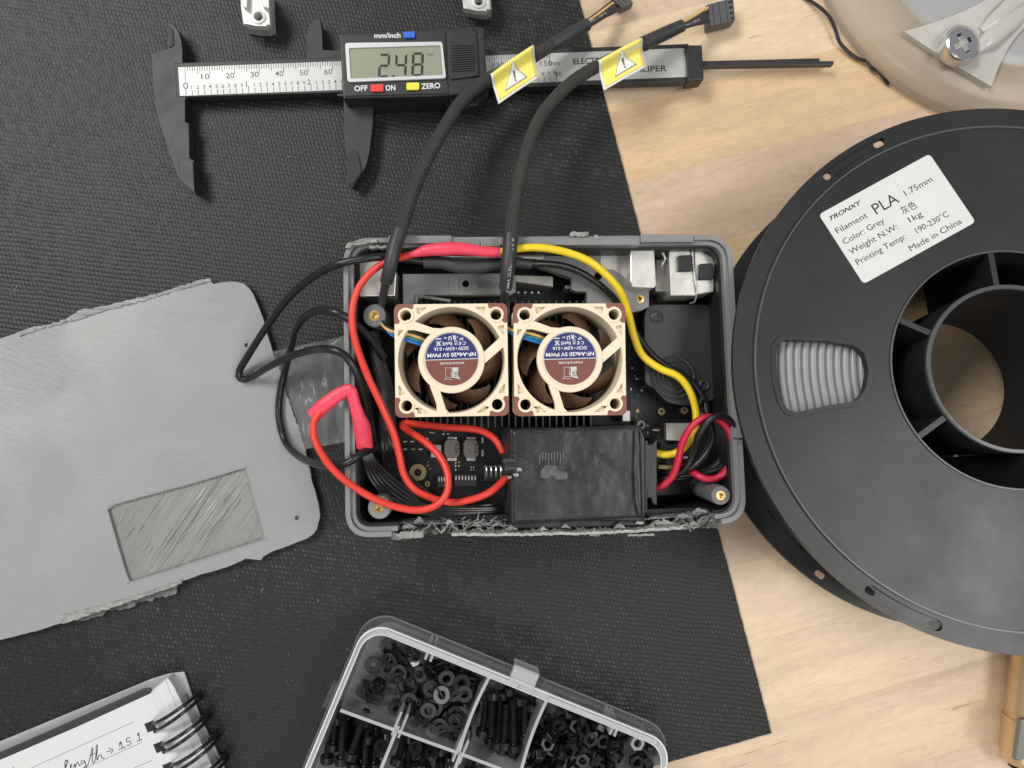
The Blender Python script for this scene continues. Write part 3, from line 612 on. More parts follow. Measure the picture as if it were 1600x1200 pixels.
# heat sink under the fans
hs = thing('heat_sink', 'black finned heat sink under the two cream fans', 'heat sink', P(800, 570, ZB))
mb = MB(); mb.prism(PL([(628, 478), (985, 478), (985, 664), (628, 664)], 14), ZB + .05, 14); obj('base_plate', mb, M_['black_deep'], hs, smooth=0)
xx = 636
fm = mat('anodised_fin', (.13, .13, .135), .35, metal=.5)
while xx < 925:
    a = P(xx, 470, 24); b = P(xx, 668, 24)
    mb = MB(); mb.box(a.x - .3, a.x + .3, b.y, a.y, 13.9, 24); obj('fin', mb, fm, hs, smooth=0); xx += 10.6
# printed brackets
br = thing('fan_bracket', 'grey printed bracket with a square hole, above the left fan under the wires', 'bracket', P(716, 450, 27))
q = PL([(629, 428), (800, 427), (806, 431), (806, 456), (796, 461), (664, 461), (652, 468), (650, 492), (630, 492)], 32)
c = P(727.5, 443.5, 32); hole = ring(c.x, c.y, 1.5, 6)
mb = MB(); mb.prism(q, 28, 32, [hole]); obj('bracket_plate', mb, M_['grey'], br, bevel=.25, smooth=0)
pbox('raised_strip', [(701, 430), (716, 430), (716, 459), (701, 459)], 31.9, 32.35, M_['grey'], br, .1)
pbox('raised_strip', [(741, 430), (796, 431), (796, 434), (741, 433)], 31.9, 32.5, M_['grey'], br, .1)
pbox('raised_strip', [(741, 456), (796, 456), (796, 459), (741, 459)], 31.9, 32.5, M_['grey'], br, .1)
mb = MB(); hx = ring(c.x, c.y, 2.5, 6); mb.prism(hx, 31.9, 32.5, [ring(c.x, c.y, 1.55, 6)[::-1]]); obj('hole_boss', mb, M_['grey'], br, smooth=0)
for i in range(10):
    x = 745 + i * 5.2; mb = MB(); mb.tube([P(x, 438 + rnd.uniform(-3, 3), 32), P(x + 4, 447 + rnd.uniform(-4, 4), 32.2), P(x + 9, 444 + rnd.uniform(-6, 6), 32)], .3, 6); obj('print_bead', mb, M_['grey'], br)
mb = MB(); mb.tube([P(650, 485, 32.8), P(651, 464, 32.8), P(655, 463, 32.8), P(704, 470, 32.8)], .55, 8); obj('wire_clip', mb, M_['grey'], br)
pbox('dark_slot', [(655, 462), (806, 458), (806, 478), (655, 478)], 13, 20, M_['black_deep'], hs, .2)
br2 = thing('corner_bracket', 'grey printed corner bracket with brass insert under the yellow wire', 'bracket', P(960, 440, 24))
mb = MB(); q = PL([(838, 393), (938, 393), (938, 420), (958, 421), (972, 430), (988, 447), (1000, 453), (1014, 455), (1014, 479), (1004, 484), (985, 489), (950, 489), (918, 478), (917, 456), (900, 455), (893, 452), (893, 434), (838, 414)], 30)
c1 = P(935, 431, 30); c2 = P(999.5, 467, 30)
mb.prism(q, 24, 30, [ring(c1.x, c1.y, 1.55, 20)[::-1], ring(c2.x, c2.y, 1.3, 20)[::-1]]); bp2 = obj('bracket_plate', mb, M_['grey'], br2, bevel=.25, smooth=0)
mb = MB(); mb.lathe([(1.28, 26), (1.6, 30.0), (1.6, 30.25), (.9, 30.3), (.8, 28), (.01, 28)], (c2.x, c2.y), 24); obj('brass_insert', mb, M_['brass'], br2)
# black cover plate with speaker rings
cv = thing('speaker_module', 'black plastic speaker plate with raised rings, right of the right fan', 'speaker', P(1062, 555, 12))
pbox('cover_plate', [(1007, 476), (1118, 476), (1121, 626), (1068, 634), (1040, 628), (1022, 606), (1008, 600)], ZB + .05, 26, M_['black'], cv, .6, 5)
c = P(1026, 496, 26); mb = MB(); mb.lathe([(2.4, 25.9), (2.4, 26.6), (1.9, 26.8), (1.1, 26.6), (1.0, 25.2), (.01, 26.05)], (c.x, c.y), 32); obj('screw_boss', mb, M_['black'], cv)
c = P(1100, 602, 26); mb = MB(); mb.lathe([(2.2, 25.9), (2.2, 26.6), (1.7, 26.8), (1.1, 26.6), (1.0, 25.2), (.01, 26.05)], (c.x, c.y), 32); obj('screw_boss', mb, M_['black'], cv)
c = P(1052, 590, 26)
for r in (8.6, 6.6, 4.6):
    mb = MB(); mb.lathe([(r, 25.9), (r, 26.7), (r - .5, 26.9), (r - 1, 26.7), (r - 1, 25.9)], (c.x, c.y), 48); obj('speaker_ring', mb, M_['black'], cv)
# worn black box
bb = thing('power_module_box', 'scuffed black plastic box lying across the lower right of the grey enclosure', 'plastic box', P(900, 742, 8))
top = PL([(797, 671), (880, 668), (1000, 664), (1008, 684), (1008, 806), (1003, 815), (900, 812), (799, 818)], 39); bot = PL([(782, 667), (870, 668), (1000, 664), (1008, 684), (1008, 806), (1003, 818), (900, 822), (790, 822)], 30)
mb = MB(); n = 8; nx = 40
vs = [tuple(p) for p in bot] + [tuple(p) for p in top] + [(p.x, p.y, 8) for p in bot]
fs = []
for i in range(n): j = (i + 1) % n; fs += [(i, i + n, j + n, j)[::1], (i + 2 * n, i, j, j + 2 * n)]
tri = tessellate_polygon([[Vector((p.x, p.y, 0)) for p in top]]); fs += [tuple(a + n for a in t) for t in tri]
mb.add(vs, fs); o = obj('case', mb, M_['scuff'], bb, bevel=.7, seg=3, smooth=0)
bm_ = bmesh.new(); bm_.from_mesh(o.data); bmesh.ops.recalc_face_normals(bm_, faces=bm_.faces); bm_.to_mesh(o.data); bm_.free()
def wrap(u, v):
    a, b, c_, d_ = (798, 671), (1002, 664), (1007, 811), (800, 818)
    x = (a[0] * (1 - u) + b[0] * u) * (1 - v) + (d_[0] * (1 - u) + c_[0] * u) * v; y = (a[1] * (1 - u) + b[1] * u) * (1 - v) + (d_[1] * (1 - u) + c_[1] * u) * v
    e = min(u * 1.4, v, 1 - v, (1 - u) * 1.4) / .045; k = max(0, 1 - e) ** 2
    wx = 1.6 * noise.noise((u * 9, v * 9, 1)) * k; wy = 2.2 * noise.noise((u * 12, v * 6, 2)) * k
    p = P(x + wx, y + wy, 39.68 - 1.5 * k); p.z += .22 * noise.noise((u * 4, v * 3, 5)) + .10 * noise.noise((u * 14, v * 9, 7)); return tuple(p)
mb = MB(); mb.grid(90, 66, wrap); mb.f = [f[::-1] for f in mb.f]; obj('wrapped_top', mb, M_['scuff'], bb, smooth=70)
pbox('end_rib', [(992, 672), (997, 672), (1000, 700), (997, 740), (999, 780), (1003, 805), (998, 808), (992, 780), (990, 730)], 39.8, 41.2, M_['scuff'], bb, .4)
cp = pbox('end_cap', [(1006, 688), (1013, 688), (1013, 694), (1021, 694), (1027, 686), (1027, 790), (1021, 788), (1018, 778), (1012, 778), (1012, 800), (1006, 806)], 12, 37, M_['black'], bb, .4)
pbox('lower_flap', [(800, 812), (905, 806), (1000, 812), (1000, 822), (800, 826)], 28, 37, M_['scuff'], bb, .5)
mb = MB(); mb.prism(ragged(PL([(845, 735), (852, 727), (868, 726), (874, 736), (886, 738), (887, 748), (870, 749), (862, 743), (852, 749), (845, 746)], 40.05), .3, .8, 3), 39.9, 40.1); obj('scraped_patch', mb, M_['scuff_mark'], bb, smooth=0)
for i in range(9):
    x = 843 + i * 4.6; L = rnd.uniform(10, 22); y = 707 + rnd.uniform(-2, 3)
    mb = MB(); mb.tube([P(x, y, 39.97), P(x + .6, y + L / 2, 40.0), P(x, y + L, 39.97)], .06, 5); obj('scratch', mb, M_['grey_ink'], bb)
for pts in ([(796, 710), (810, 716), (830, 724), (842, 731)], [(800, 690), (808, 692)], [(798, 803), (830, 804), (870, 802), (900, 804), (930, 800), (965, 799), (990, 806)], [(843, 708), (882, 708)], [(943, 680), (955, 682), (957, 695), (954, 710), (943, 720)], [(940, 682), (958, 677), (985, 672)], [(805, 675), (830, 673), (860, 674), (900, 670), (940, 672)], [(996, 700), (998, 720), (994, 740), (997, 775)]):
    mb = MB(); mb.tube([P(x + rnd.uniform(-.5, .5), y + rnd.uniform(-.5, .5), 40.0) for x, y in [((a[0] * (1 - k / 5) + b[0] * k / 5), (a[1] * (1 - k / 5) + b[1] * k / 5)) for a, b in zip(pts, pts[1:]) for k in range(5)]], [.03 + .09 * rnd.random() for _ in range(5 * (len(pts) - 1))], 5); obj('scratch', mb, M_['scuff_mark'], bb)
mb = MB(); mb.prism(ragged(PL([(786, 716), (800, 712), (812, 726), (804, 738), (790, 742)], 38), .4, .8, 8), 36, 40.5, z_top=lambda x, y: 39.7 + 1.1 * noise.noise((x, y, 3))); obj('cracked_corner', mb, M_['scuff'], bb, smooth=0)
for (x, y) in ((811, 734), (806, 742), (795, 746)):
    mb = MB(); mb.prism(ragged(PL([(x - 4, y - 2), (x + 3, y - 3), (x + 4, y + 2), (x - 2, y + 3)], 41), .3, .5, x), 39.5, 41); obj('plastic_crumb', mb, M_['shred'], bb, smooth=0)

# ================================================================== fans
FZ = 26.5; FT = 46.5
BR = Matrix.Rotation(0, 4, 'Z')
def fan_frame():
    sq = rrect(-20, 20, -20, 20, 2.2, 6); holes4 = [ring(sx * 16, sy * 16, 1.95, 24)[::-1] for sx in (-1, 1) for sy in (-1, 1)]
    mb = MB(); mb.prism(sq, 0, 2.5, [ring(0, 0, 18.6, 72)[::-1]] + holes4)
    mb.prism(sq, 15.5, 18.6, [ring(0, 0, 18.75, 72)[::-1]] + holes4)
    tri = []
    for k in range(4):
        R_ = Matrix.Rotation(k * PI / 2, 3, 'Z')
        for pts in ([(8.6, 18.8), (12.2, 18.8), (12.0, 16.7), (11.2, 16.6)], [(18.8, 8.6), (18.8, 12.2), (16.7, 12.0), (16.6, 11.2)]):
            tri.append([tuple((R_ @ Vector((x, y, 0)))[:2]) for x, y in pts])
    bore = []
    for i in range(72):
        a = 2 * PI * i / 72; r = 18.9; bore.append((r * math.cos(a), r * math.sin(a)))
    wire_gap = []
    mb.prism(sq, 18.55, 20, [bore[::-1]] + holes4 + tri)
    mb.lathe([(18.9, 20), (18.6, 17), (18.3, 12), (18.3, 6), (18.7, 1)], n=72)         # inside of the bore
    mb.lathe([(19.6, 2.4), (19.6, 15.6)][::1], n=72)
    for sx in (-1, 1):
        for sy in (-1, 1):
            mb.lathe([(2.9, 2), (2.9, 16)], (sx * 16, sy * 16), 20); mb.lathe([(1.95, 16), (1.95, 2)], (sx * 16, sy * 16), 20)
            mb.lathe([(2.75, 19.9), (2.75, 20.35), (1.97, 20.35), (1.97, 19.8)], (sx * 16, sy * 16), 28)
    # struts and hub ring
    a0 = 19.95
    mb.prism([(-3.6, 11.3), (-6.5, 11.5), (-12.2, 13.6), (-15.2, 14.6), (-18.6, 12.6), (-19.4, 10.9), (-13.2, 10.9), (-7.2, 9.3)], 17, a0 - .02)
    mb.prism([(11.6, 2.8), (17.6, 8.1), (18.3, 7.8), (18.9, 4.6), (18.2, 4.2), (11.4, -1.6)][::-1], 17, a0 - .03)
    mb.prism([(-7.8, -9.0), (-5.6, -15.4), (-5.4, -18.6), (-1.0, -18.7), (-2.3, -17.4), (-4.2, -10.9)], 17, a0 - .04)
    mb.lathe([(11.8, 17), (11.8, 20.1), (11.5, 20.3), (9.9, 20.3), (9.75, 19.85), (.01, 19.85)], n=64)
    mb.lathe([(.01, 17), (11.8, 17)], n=48)
    # wire channel sill at the left
    mb.prism([(-19.9, 10.9), (-19.9, 7.6), (-17.6, 7.6), (-17.6, 10.9)], 12, 15.6)
    return mb
def blades():
    mb = MB(); mb.lathe([(.01, 3.2), (9.2, 3.2), (9.6, 4), (9.6, 16.5), (.01, 16.6)], n=48)
    for k in range(7):
        a0 = 2 * PI * k / 7 + .25
        def f(u, v, off=0):
            r = 9.3 + 8.4 * v; sweep = .62 * v ** 1.4; wd = .66 + .06 * v
            a = a0 + sweep - (u - .5) * wd; z = 13.6 - 9.0 * u + 1.2 * math.sin(PI * u) + off
            rr = r - (1.6 * (abs(u - .5) * 2) ** 3) * v
            return (rr * math.cos(a), rr * math.sin(a), z)
        nx, ny = 10, 8
        vs = [f(i / nx, j / ny) for j in range(ny + 1) for i in range(nx + 1)] + [f(i / nx, j / ny, -.7) for j in range(ny + 1) for i in range(nx + 1)]
        N = (nx + 1) * (ny + 1); fs = []
        for j in range(ny):
            for i in range(nx):
                a = j * (nx + 1) + i; fs += [(a, a + 1, a + nx + 2, a + nx + 1), (a + N, a + nx + 1 + N, a + nx + 2 + N, a + 1 + N)]
        for i in range(nx): a = ny * (nx + 1) + i; fs.append((a, a + 1, a + 1 + N, a + N))
        for j in range(ny): a = j * (nx + 1); b = a + nx + 1; fs.append((a, b, b + N, a + N)); c_ = a + nx; d_ = b + nx; fs.append((c_, c_ + N, d_ + N, d_))
        mb.add(vs, fs)
    return mb
def pad(sx, sy):
    pts = [(13.1, 20.1)] + [(20.1 - 2.2 + 2.2 * math.cos(a), 20.1 - 2.2 + 2.2 * math.sin(a)) for a in [PI / 2 - i * PI / 12 for i in range(7)]] + [(20.1, 13.1), (18.7, 13.1), (18.3, 13.6), (18.15, 14.1)]
    for i in range(11): a = math.radians(-40 + 170 * i / 10); pts.append((16 + 2.85 * math.cos(a), 16 + 2.85 * math.sin(a)))
    pts += [(14.1, 18.15), (13.4, 18.5)]
    mb = MB(); mb.prism([(x * sx, y * sy) for x, y in pts], 17.5, 20.12); return mb
def fan_label(root, T):
    """round two-colour label, built upside down as in the photograph; T: local matrix of the label frame"""
    def half(a0, a1, r, m, nm, z):
        mb = MB(); pts = [(r * math.cos(math.radians(a0 + (a1 - a0) * i / 40)), r * math.sin(math.radians(a0 + (a1 - a0) * i / 40))) for i in range(41)]
        mb.prism(pts, 19.86, z, M=T); return obj(nm, mb, m, root, local=True, smooth=0)
    mb = MB(); mb.prism(ring(0, 0, 9.55, 64), 19.86, 19.92, M=T); base = obj('hub_label', mb, M_['silver_print'], root, local=True, smooth=0)
    n = half(181, 359, 9.35, M_['navy'], 'navy_half', 19.95); b = half(1, 179, 9.35, M_['maroon'], 'maroon_half', 19.95); n.parent = base; b.parent = base
    z = 19.97
    def t(s, x, y, cap, w=None, m='white_ink', al='CENTER', **k): return text(s, (x, y, z), cap, 0, M_[m], base, width=w, align=al, M=T, local=True, th=.04, **k)
    t('NF-A4x20 5V PWM', 0, -2.25, 1.32, 17.2, weight=.012); t('DC5V \u2022 0.5W \u2022 0.1A', .1, -4.35, 1.15, 12.2, weight=.008)
    t('C \u20ac', -3.9, -6.15, 1.15, 2.5); t('UK', -1.6, -5.85, .8, 1.2); t('CA', -1.6, -6.75, .7, 1.2); t('RoHS', 1.4, -6.15, 1.15, 3.4)
    t('EP', -3.6, -7.6, .85, 1.3); t('c', -2.2, -8.0, .75, .5); t('us', 2.0, -7.9, .75, 1.0)
    t('R', -1.0, -8.5, 1.5, 1.2, weight=.03); t('U', .35, -8.15, 1.4, 1.1, weight=.03)
    def st(pts, r=.09, m='white_ink'):
        q = MB(); p3 = [T @ Vector((x, y, 19.97)) for x, y in pts]
        for a, c_ in zip(p3, p3[1:]):
            d = (c_ - a); d.normalize(); nn = Vector((-d.y, d.x, 0)) * r
            q.add([a + nn, a - nn, c_ - nn, c_ + nn] + [v + Vector((0, 0, .03)) for v in (a + nn, a - nn, c_ - nn, c_ + nn)], [(4, 5, 6, 7), (0, 1, 5, 4), (2, 3, 7, 6), (1, 2, 6, 5), (3, 0, 4, 7)])
        return q
    # crossed-out wheeled bin
    for pts in ([(3.6, -4.9), (5.4, -6.6)], [(5.4, -4.9), (3.6, -6.6)], [(3.9, -5.1), (5.1, -5.1)], [(4.05, -5.1), (4.15, -6.4), (4.85, -6.4), (4.95, -5.1)], [(3.5, -7.4), (5.4, -7.4)]): obj('bin_symbol', st(pts, .09 if pts[0][1] > -7 else .16), M_['white_ink'], base, local=True, smooth=0)
    # company word and owl head emblem
    t('noctua', 0, 1.05, 1.05, 8.6, 'silver_print', weight=.004)
    for pts in ([(.35, 3.0), (2.3, 3.0), (2.3, 6.4), (.35, 6.4), (.35, 3.0)][::1], [(-.1, 7.1), (2.9, 7.1)], [(.35, 6.4), (2.3, 6.4), (2.8, 7.1)], [(.9, 5.2), (.35, 5.2)]): obj('emblem_line', st([(x, y) for x, y in pts], .07), M_['silver_print'], base, local=True, smooth=0)
    q = MB(); q.prism([(-2.2, 2.9), (.05, 2.9), (.05, 6.5), (-.3, 6.5), (-2.9, 7.2), (-2.2, 6.3)], 19.95, 19.98, M=T); obj('emblem_block', q, M_['silver_print'], base, local=True, smooth=0)
    q = MB(); q.prism(ring(-1.1, 5.1, .5, 20), 19.96, 20.0, [ring(-1.1, 5.1, .25, 12)[::-1]], M=T); obj('emblem_eye', q, M_['ink'], base, local=True, smooth=0)
    arc = [(-1.1 + 1.05 * math.cos(math.radians(a)), 5.1 + 1.05 * math.sin(math.radians(a))) for a in range(60, 250, 15)]
    q = st(arc, .1); q.v = [v + Vector((0, 0, .02)) for v in q.v]; obj('emblem_eye', q, M_['ink'], base, local=True, smooth=0)
    q = MB(); q.prism([(0, 3.2), (-.2, 4.9), (.35, 3.4)], 19.96, 20.0, M=T); obj('emblem_beak', q, M_['ink'], base, local=True, smooth=0)
TL = Matrix.Translation((0.1, .25, 0)) @ Matrix.Rotation(PI + math.radians(1.2), 4, 'Z') 
ff = fan_frame(); bl = blades()
FANS = []
for i, (px, py, a, lab) in enumerate(((705.5, 562.5, .9, 'left one of the two cream fans with brown corners, nearest the red wires'), (890.5, 561.5, .5, 'right one of the two cream fans with brown corners, beside the yellow wire'))):
    c = P(px, py, FT); t = thing('cooling_fan', lab, 'fan', (c.x, c.y, FZ), rot2(math.radians(a)), 'cream cooling fans in the grey box')
    if i == 0:
        fr = obj('frame', ff, M_['beige'], t, local=True, bevel=.18, smooth=30); im = obj('impeller', bl, M_['brown'], t, local=True, smooth=50)
        for sx in (-1, 1):
            for sy in (-1, 1): 
                p_ = pad(sx, sy)
                obj('corner_pad', p_, M_['brown_pad'], t, local=True, smooth=0)
        fan_label(t, TL); f0 = t
    else:
        for ch in list(f0.children):
            cc = ch.copy(); COL.objects.link(cc); cc.parent = t
            if cc.name.startswith('impeller'): cc.rotation_euler.z = .47
            for g2 in ch.children: d = g2.copy(); COL.objects.link(d); d.parent = cc
    FANS.append(t)
# fan leads
def lead(t, bottom, low, mid, sleeve1, sleeve2, shr2, wires, conn, off_):
    W3 = lambda pts: [P(x, y, z) for x, y, z in pts]
    nm = MB(); nm.tube(W3(sleeve1), 2.5, 16, rf=lambda L: 1 + .03 * math.sin(L * 3)); cb = obj('cable', nm, M_['braid'], t)
    def sub(name, pts, r, m, n=14, **k): q = MB(); q.tube(W3(pts), r, n, **k); return obj(name, q, m, cb)
    if sleeve2: sub('cable_sleeve', sleeve2, 2.1, M_['braid'])
    sub('heat_shrink', low, [1.35, 1.4, 1.6, 2.0], M_['shrink']); sub('heat_shrink', mid, [2.35, 2.5, 2.6, 2.75], M_['shrink'])
    sub('heat_shrink', shr2, [2.9, 2.7, 2.45], M_['shrink'])
    for j, (mname, d) in enumerate((('orange_w', 0), ('bwire2', 1), ('teal_w', 2), ('blue_w', 3))):
        x0, y0 = bottom
        e = [(x0 - 1, y0 + 1 - d * .5, 37), (x0 + 4 + d * 1.2, y0 + 12 - d * 1.0 + (0 if d != 1 else -2), 40), (x0 + 13 + d, y0 + 23 + (0, -4, 2, 5)[d], 42.5), (x0 + 27, y0 + 28 + (0, -5, 3.5, 7)[d], 43.5 - d * .3), (x0 + 45, y0 + 31 + (0, -5, 5, 10)[d], 43.8), (x0 + 62, y0 + 36 + (0, -5, 5, 10)[d], 43.2), (x0 + 80, y0 + 44 + (0, -5, 5, 10)[d], 41)]
        sub('lead_wire', e if off_ == 0 else [(x + off_ * (1 if k < 3 else 0), y, z) for k, (x, y, z) in enumerate(e)], .56, M_[mname], 8)
    for j, (a, b) in enumerate(wires): sub('lead_wire', [(a[0] + (b[0] - a[0]) * k / 4, a[1] + (b[1] - a[1]) * k / 4 + (math.sin(k * 1.3 + j) * .7), a[2] + (b[2] - a[2]) * k / 4) for k in range(5)], .62, M_['bwire2'] if j != 0 else M_['orange_w'], 8)
    a_ = [sum(w_[0][k] for w_ in wires) / 4 for k in range(3)]; b_ = [sum(w_[1][k] for w_ in wires) / 4 for k in range(3)]
    q = MB(); q.tube(W3([a_, [a_[k] * .55 + b_[k] * .45 for k in range(3)], [a_[k] * .12 + b_[k] * .88 for k in range(3)]]), [1.9, 2.1, 2.7], 16, flat=.5); obj('heat_shrink', q, M_['shrink'], cb)
    return cb
cbL = lead(FANS[0], (591, 491), [(593, 492, 37), (597, 470, 40), (602, 446, 45), (604, 438, 47)], [(604, 440, 47), (610, 415, 51), (617, 385, 51), (625, 361, 50)], 
     [(625, 363, 50), (635, 330, 47), (650, 287, 40), (672, 240, 33), (694, 200, 28), (722, 158, 25), (752, 131, 23), (775, 118, 22), (802, 106, 21), (832, 89, 20), (866, 68, 18)], None,
     [(862, 71, 18), (890, 54, 17), (918, 38, 15)], [((914, 36, 15), (958, 6, 8)), ((914, 38, 15), (962, 8, 7)), ((915, 40, 14), (966, 9, 6)), ((918, 42, 14), (969, 6, 5))], None, 0)
cbR = lead(FANS[1], (779, 489), [(788, 478, 37), (788, 466, 40), (789, 454, 44), (790, 446, 46)], [(790, 450, 46), (793, 425, 50.5), (796, 395, 51), (798, 368, 50)],
     [(798, 371, 50), (801, 340, 47), (808, 295, 42), (820, 245, 35), (838, 195, 29), (862, 160, 26), (893, 129, 24), (925, 108, 23), (960, 91, 22), (985, 79, 21), (1012, 66, 20)], None,
     [(1005, 69, 20), (1038, 53, 18), (1066, 40, 17)], [((1064, 36, 17), (1106, 13, 9)), ((1064, 39, 17), (1106, 19, 9)), ((1065, 42, 16), (1106, 26, 9)), ((1066, 45, 16), (1107, 33, 9))], None, 0)
text('VW-1 125\u00b0C', P(922, 36, 16.2), .8, math.radians(31), M_['grey_ink'], cbL, width=8, th=.05)
text('VW-1 125\u00b0C', P(1070, 42, 17.4), .8, math.radians(24), M_['grey_ink'], cbR, width=7, th=.05)
# text along the right heat shrink
text('\u2205 3.2 mm 125\u00b0C VW-1', P(799.5, 372, 53.3), 1.0, math.radians(-96), M_['grey_ink'], cbR, width=19, th=.05)
def connector(cb, quad, z0, z1):
    q = PL(quad, z1); mb = MB(); mb.prism(q, z0, z1); o = obj('plug_housing', mb, M_['plug'], cb, bevel=.35, smooth=0); o2 = o
    e = (q[1] - q[0]); f = (q[3] - q[0])
    for k in range(4):
        p = q[0] + e * .80 + f * (.12 + k * .25)
        mb = MB(); mb.prism([p, p + e * .14, p + e * .14 + f * .1, p + f * .1], z1 - .2, z1 + .06); s = obj('plug_slot', mb, M_['black_deep'], cb, smooth=0)
    for k in range(3):
        p = q[0] + e * (.2 + .25 * k) + f * .02
        mb = MB(); mb.tube([p + f * 0.0 + Vector((0, 0, .05)), p + f * .98 + Vector((0, 0, .05))], .13, 6); obj('plug_ridge', mb, M_['ink'], cb)
connector(cbR, [(1104, 7), (1146, -4), (1149, 31), (1108, 41)], 2, 8.5)
connector(cbL, [(955, -4), (970, -20), (990, 4), (972, 12)], 2, 7)
def flag(cb, quad, z, wrap_a, wrap_b, tri, ex_c, ex_ang):
    """folded self-adhesive warning flag round the cable"""
    # sheet follows the cable bulge near its upper edge
    A, B, C, D = [Vector(P(*q, z)) for q in quad]
    def fn(off):
        def g_(u, v):
            p = (A * (1 - u) + B * u) * (1 - v) + (D * (1 - u) + C * u) * v
            bulge = 3.6 * math.exp(-((v - .2) / .16) ** 2) - 2.0 * max(0, .14 - v) * 8 + .5 * math.sin(u * 3.1) - 1.2 * v
            return (p.x, p.y, p.z + bulge + off)
        return g_
    mb = MB(); nx, ny = 14, 22
    mb.grid(nx, ny, fn(0)); mb.f = [f[::-1] for f in mb.f]; w = obj('warning_label', mb, M_['sticker_w'], cb, solid=.3, smooth=60)
    def patch(poly, off, nm, m):
        q = MB(); loops = [[Vector((x, y, 0)) for x, y in poly]]
        # subdivide the polygon over the sheet through a fine grid clipped by the polygon
        return q
    def inner(u0, u1, v0, v1, off, nm, m):
        g_ = fn(off); q = MB(); q.grid(12, 20, lambda u, v: g_(u0 + (u1 - u0) * u, v0 + (v1 - v0) * v)); q.f = [f[::-1] for f in q.f]; return obj(nm, q, m, cb, solid=.06, smooth=60)
    inner(.05, .97, .0, .93, .24, 'label_face', M_['sticker'])
    def poly_on(uv, off, nm, m, sub=10):
        g_ = fn(off); a, b, c_ = [Vector((x, y)) for x, y in uv]; q = MB(); vs = []; idx = {}
        for i in range(sub + 1):
            for j in range(sub + 1 - i):
                p = a + (b - a) * (i / sub) + (c_ - a) * (j / sub); idx[(i, j)] = len(vs); vs.append(g_(p.x, p.y))
        fs = []
        for i in range(sub):
            for j in range(sub - i):
                fs.append((idx[(i, j)], idx[(i + 1, j)], idx[(i, j + 1)]))
                if i + j < sub - 1: fs.append((idx[(i + 1, j)], idx[(i + 1, j + 1)], idx[(i, j + 1)]))
        q.add(vs, fs); return obj(nm, q, m, cb, solid=.05, smooth=60)
    T0, T1, T2 = tri
    cen = ((T0[0] + T1[0] + T2[0]) / 3, (T0[1] + T1[1] + T2[1]) / 3)
    big = [((x - cen[0]) * 1.06 + cen[0], (y - cen[1]) * 1.06 + cen[1]) for x, y in tri]
    poly_on(big, .34, 'warning_triangle', M_['grey_ink']); poly_on([((x - cen[0]) * .96 + cen[0], (y - cen[1]) * .96 + cen[1]) for x, y in tri], .43, 'warning_triangle', M_['sticker_w'])
    g_ = fn(.55)
    ap = Vector(T0); bs = (Vector(T1) + Vector(T2)) / 2
    def bar(t0, t1, r0, r1):
        q = MB(); a = Vector(g_(*(ap + (bs - ap) * t0))); b = Vector(g_(*(ap + (bs - ap) * ((t0 + t1) / 2)))); c_ = Vector(g_(*(ap + (bs - ap) * t1)))
        q.tube([a, b, c_], [r0, (r0 + r1) / 2, r1], 8, flat=.35, step=.5); obj('exclamation_mark', q, M_['ink2'], cb)
    bar(.32, .70, .42, .28); bar(.76, .86, .32, .32)
flag(cbL, [(764, 115), (831, 69), (842, 119), (779, 161)], 23, None, None, [(.50, .24), (.22, .78), (.74, .80)], None, 0)
flag(cbR, [(931, 94), (998, 59), (1011, 102), (944, 140)], 24, None, None, [(.52, .22), (.30, .80), (.80, .78)], None, 0)

# ================================================================== loose wires
def wire(name, label, cat, pts, r, m, group=None, n=14, parent=None, **k):
    sd_ = len(pts) * 1.7 + pts[0][0]; q = MB(); q.tube([P(x + .9 * noise.noise((i * 1.3, sd_, 0)), y + .9 * noise.noise((sd_, i * 1.3, 5)), z) for i, (x, y, z) in enumerate(pts)], r, n, rf=lambda L: 1 + .035 * noise.noise((L * .22, sd_, 2)), **k)
    if parent is not None: return obj(name, q, M_[m], parent)
    return ground_thing(name, q, M_[m], label, cat, group)
red1 = thing('red_wire', 'bright red wire looping over the lower left rim to a bent pink heat shrink', 'wire', P(600, 760, 38))
wire('insulation', '', '', [(503, 640, 47), (491, 658, 47), (490, 680, 47), (502, 708, 48), (522, 735, 48.5), (548, 757, 48), (580, 777, 47.5), (615, 791, 47), (652, 797, 47), (682, 789, 47), (699, 768, 46), (699, 738, 44), (686, 712, 42), (662, 689, 38), (638, 673, 33), (628, 664, 30), (634, 661, 29), (660, 664, 29), (700, 668, 30), (735, 670, 31), (758, 676, 32), (774, 688, 32), (786, 706, 31)], 1.3, 'red', parent=red1)
q = MB(); q.tube([P(489, 651, 46), P(503, 636, 47), P(524, 620, 48), P(543, 609, 48), P(550, 607, 48.5)], [2.6, 2.7, 2.5, 2.1, 1.4], 16, flat=.55); hs1 = obj('heat_shrink', q, M_['pink'], red1)
q = MB(); q.tube([P(543, 608, 48.5), P(549, 611, 48), P(554, 630, 47), P(560, 650, 46), P(566, 668, 44), P(570, 699, 41)], [1.2, 2.0, 2.0, 2.3, 3.0, 3.0], 16, flat=.6); obj('heat_shrink', q, M_['pink'], red1)
red2 = thing('red_wire', 'red silicone wire spliced to yellow wire, running down the left inside of the grey box', 'wire', P(620, 600, 36))
wire('insulation', '', '', [(640, 399, 46), (618, 404, 46), (595, 414, 46), (572, 433, 46), (556, 460, 46), (550, 495, 46), (556, 535, 46), (574, 585, 46), (597, 635, 45), (615, 676, 43), (624, 712, 42), (631, 740, 41), (646, 763, 40), (672, 777, 40), (705, 785, 40), (738, 780, 39), (765, 769, 38), (790, 748, 34)], 1.32, 'red', parent=red2)
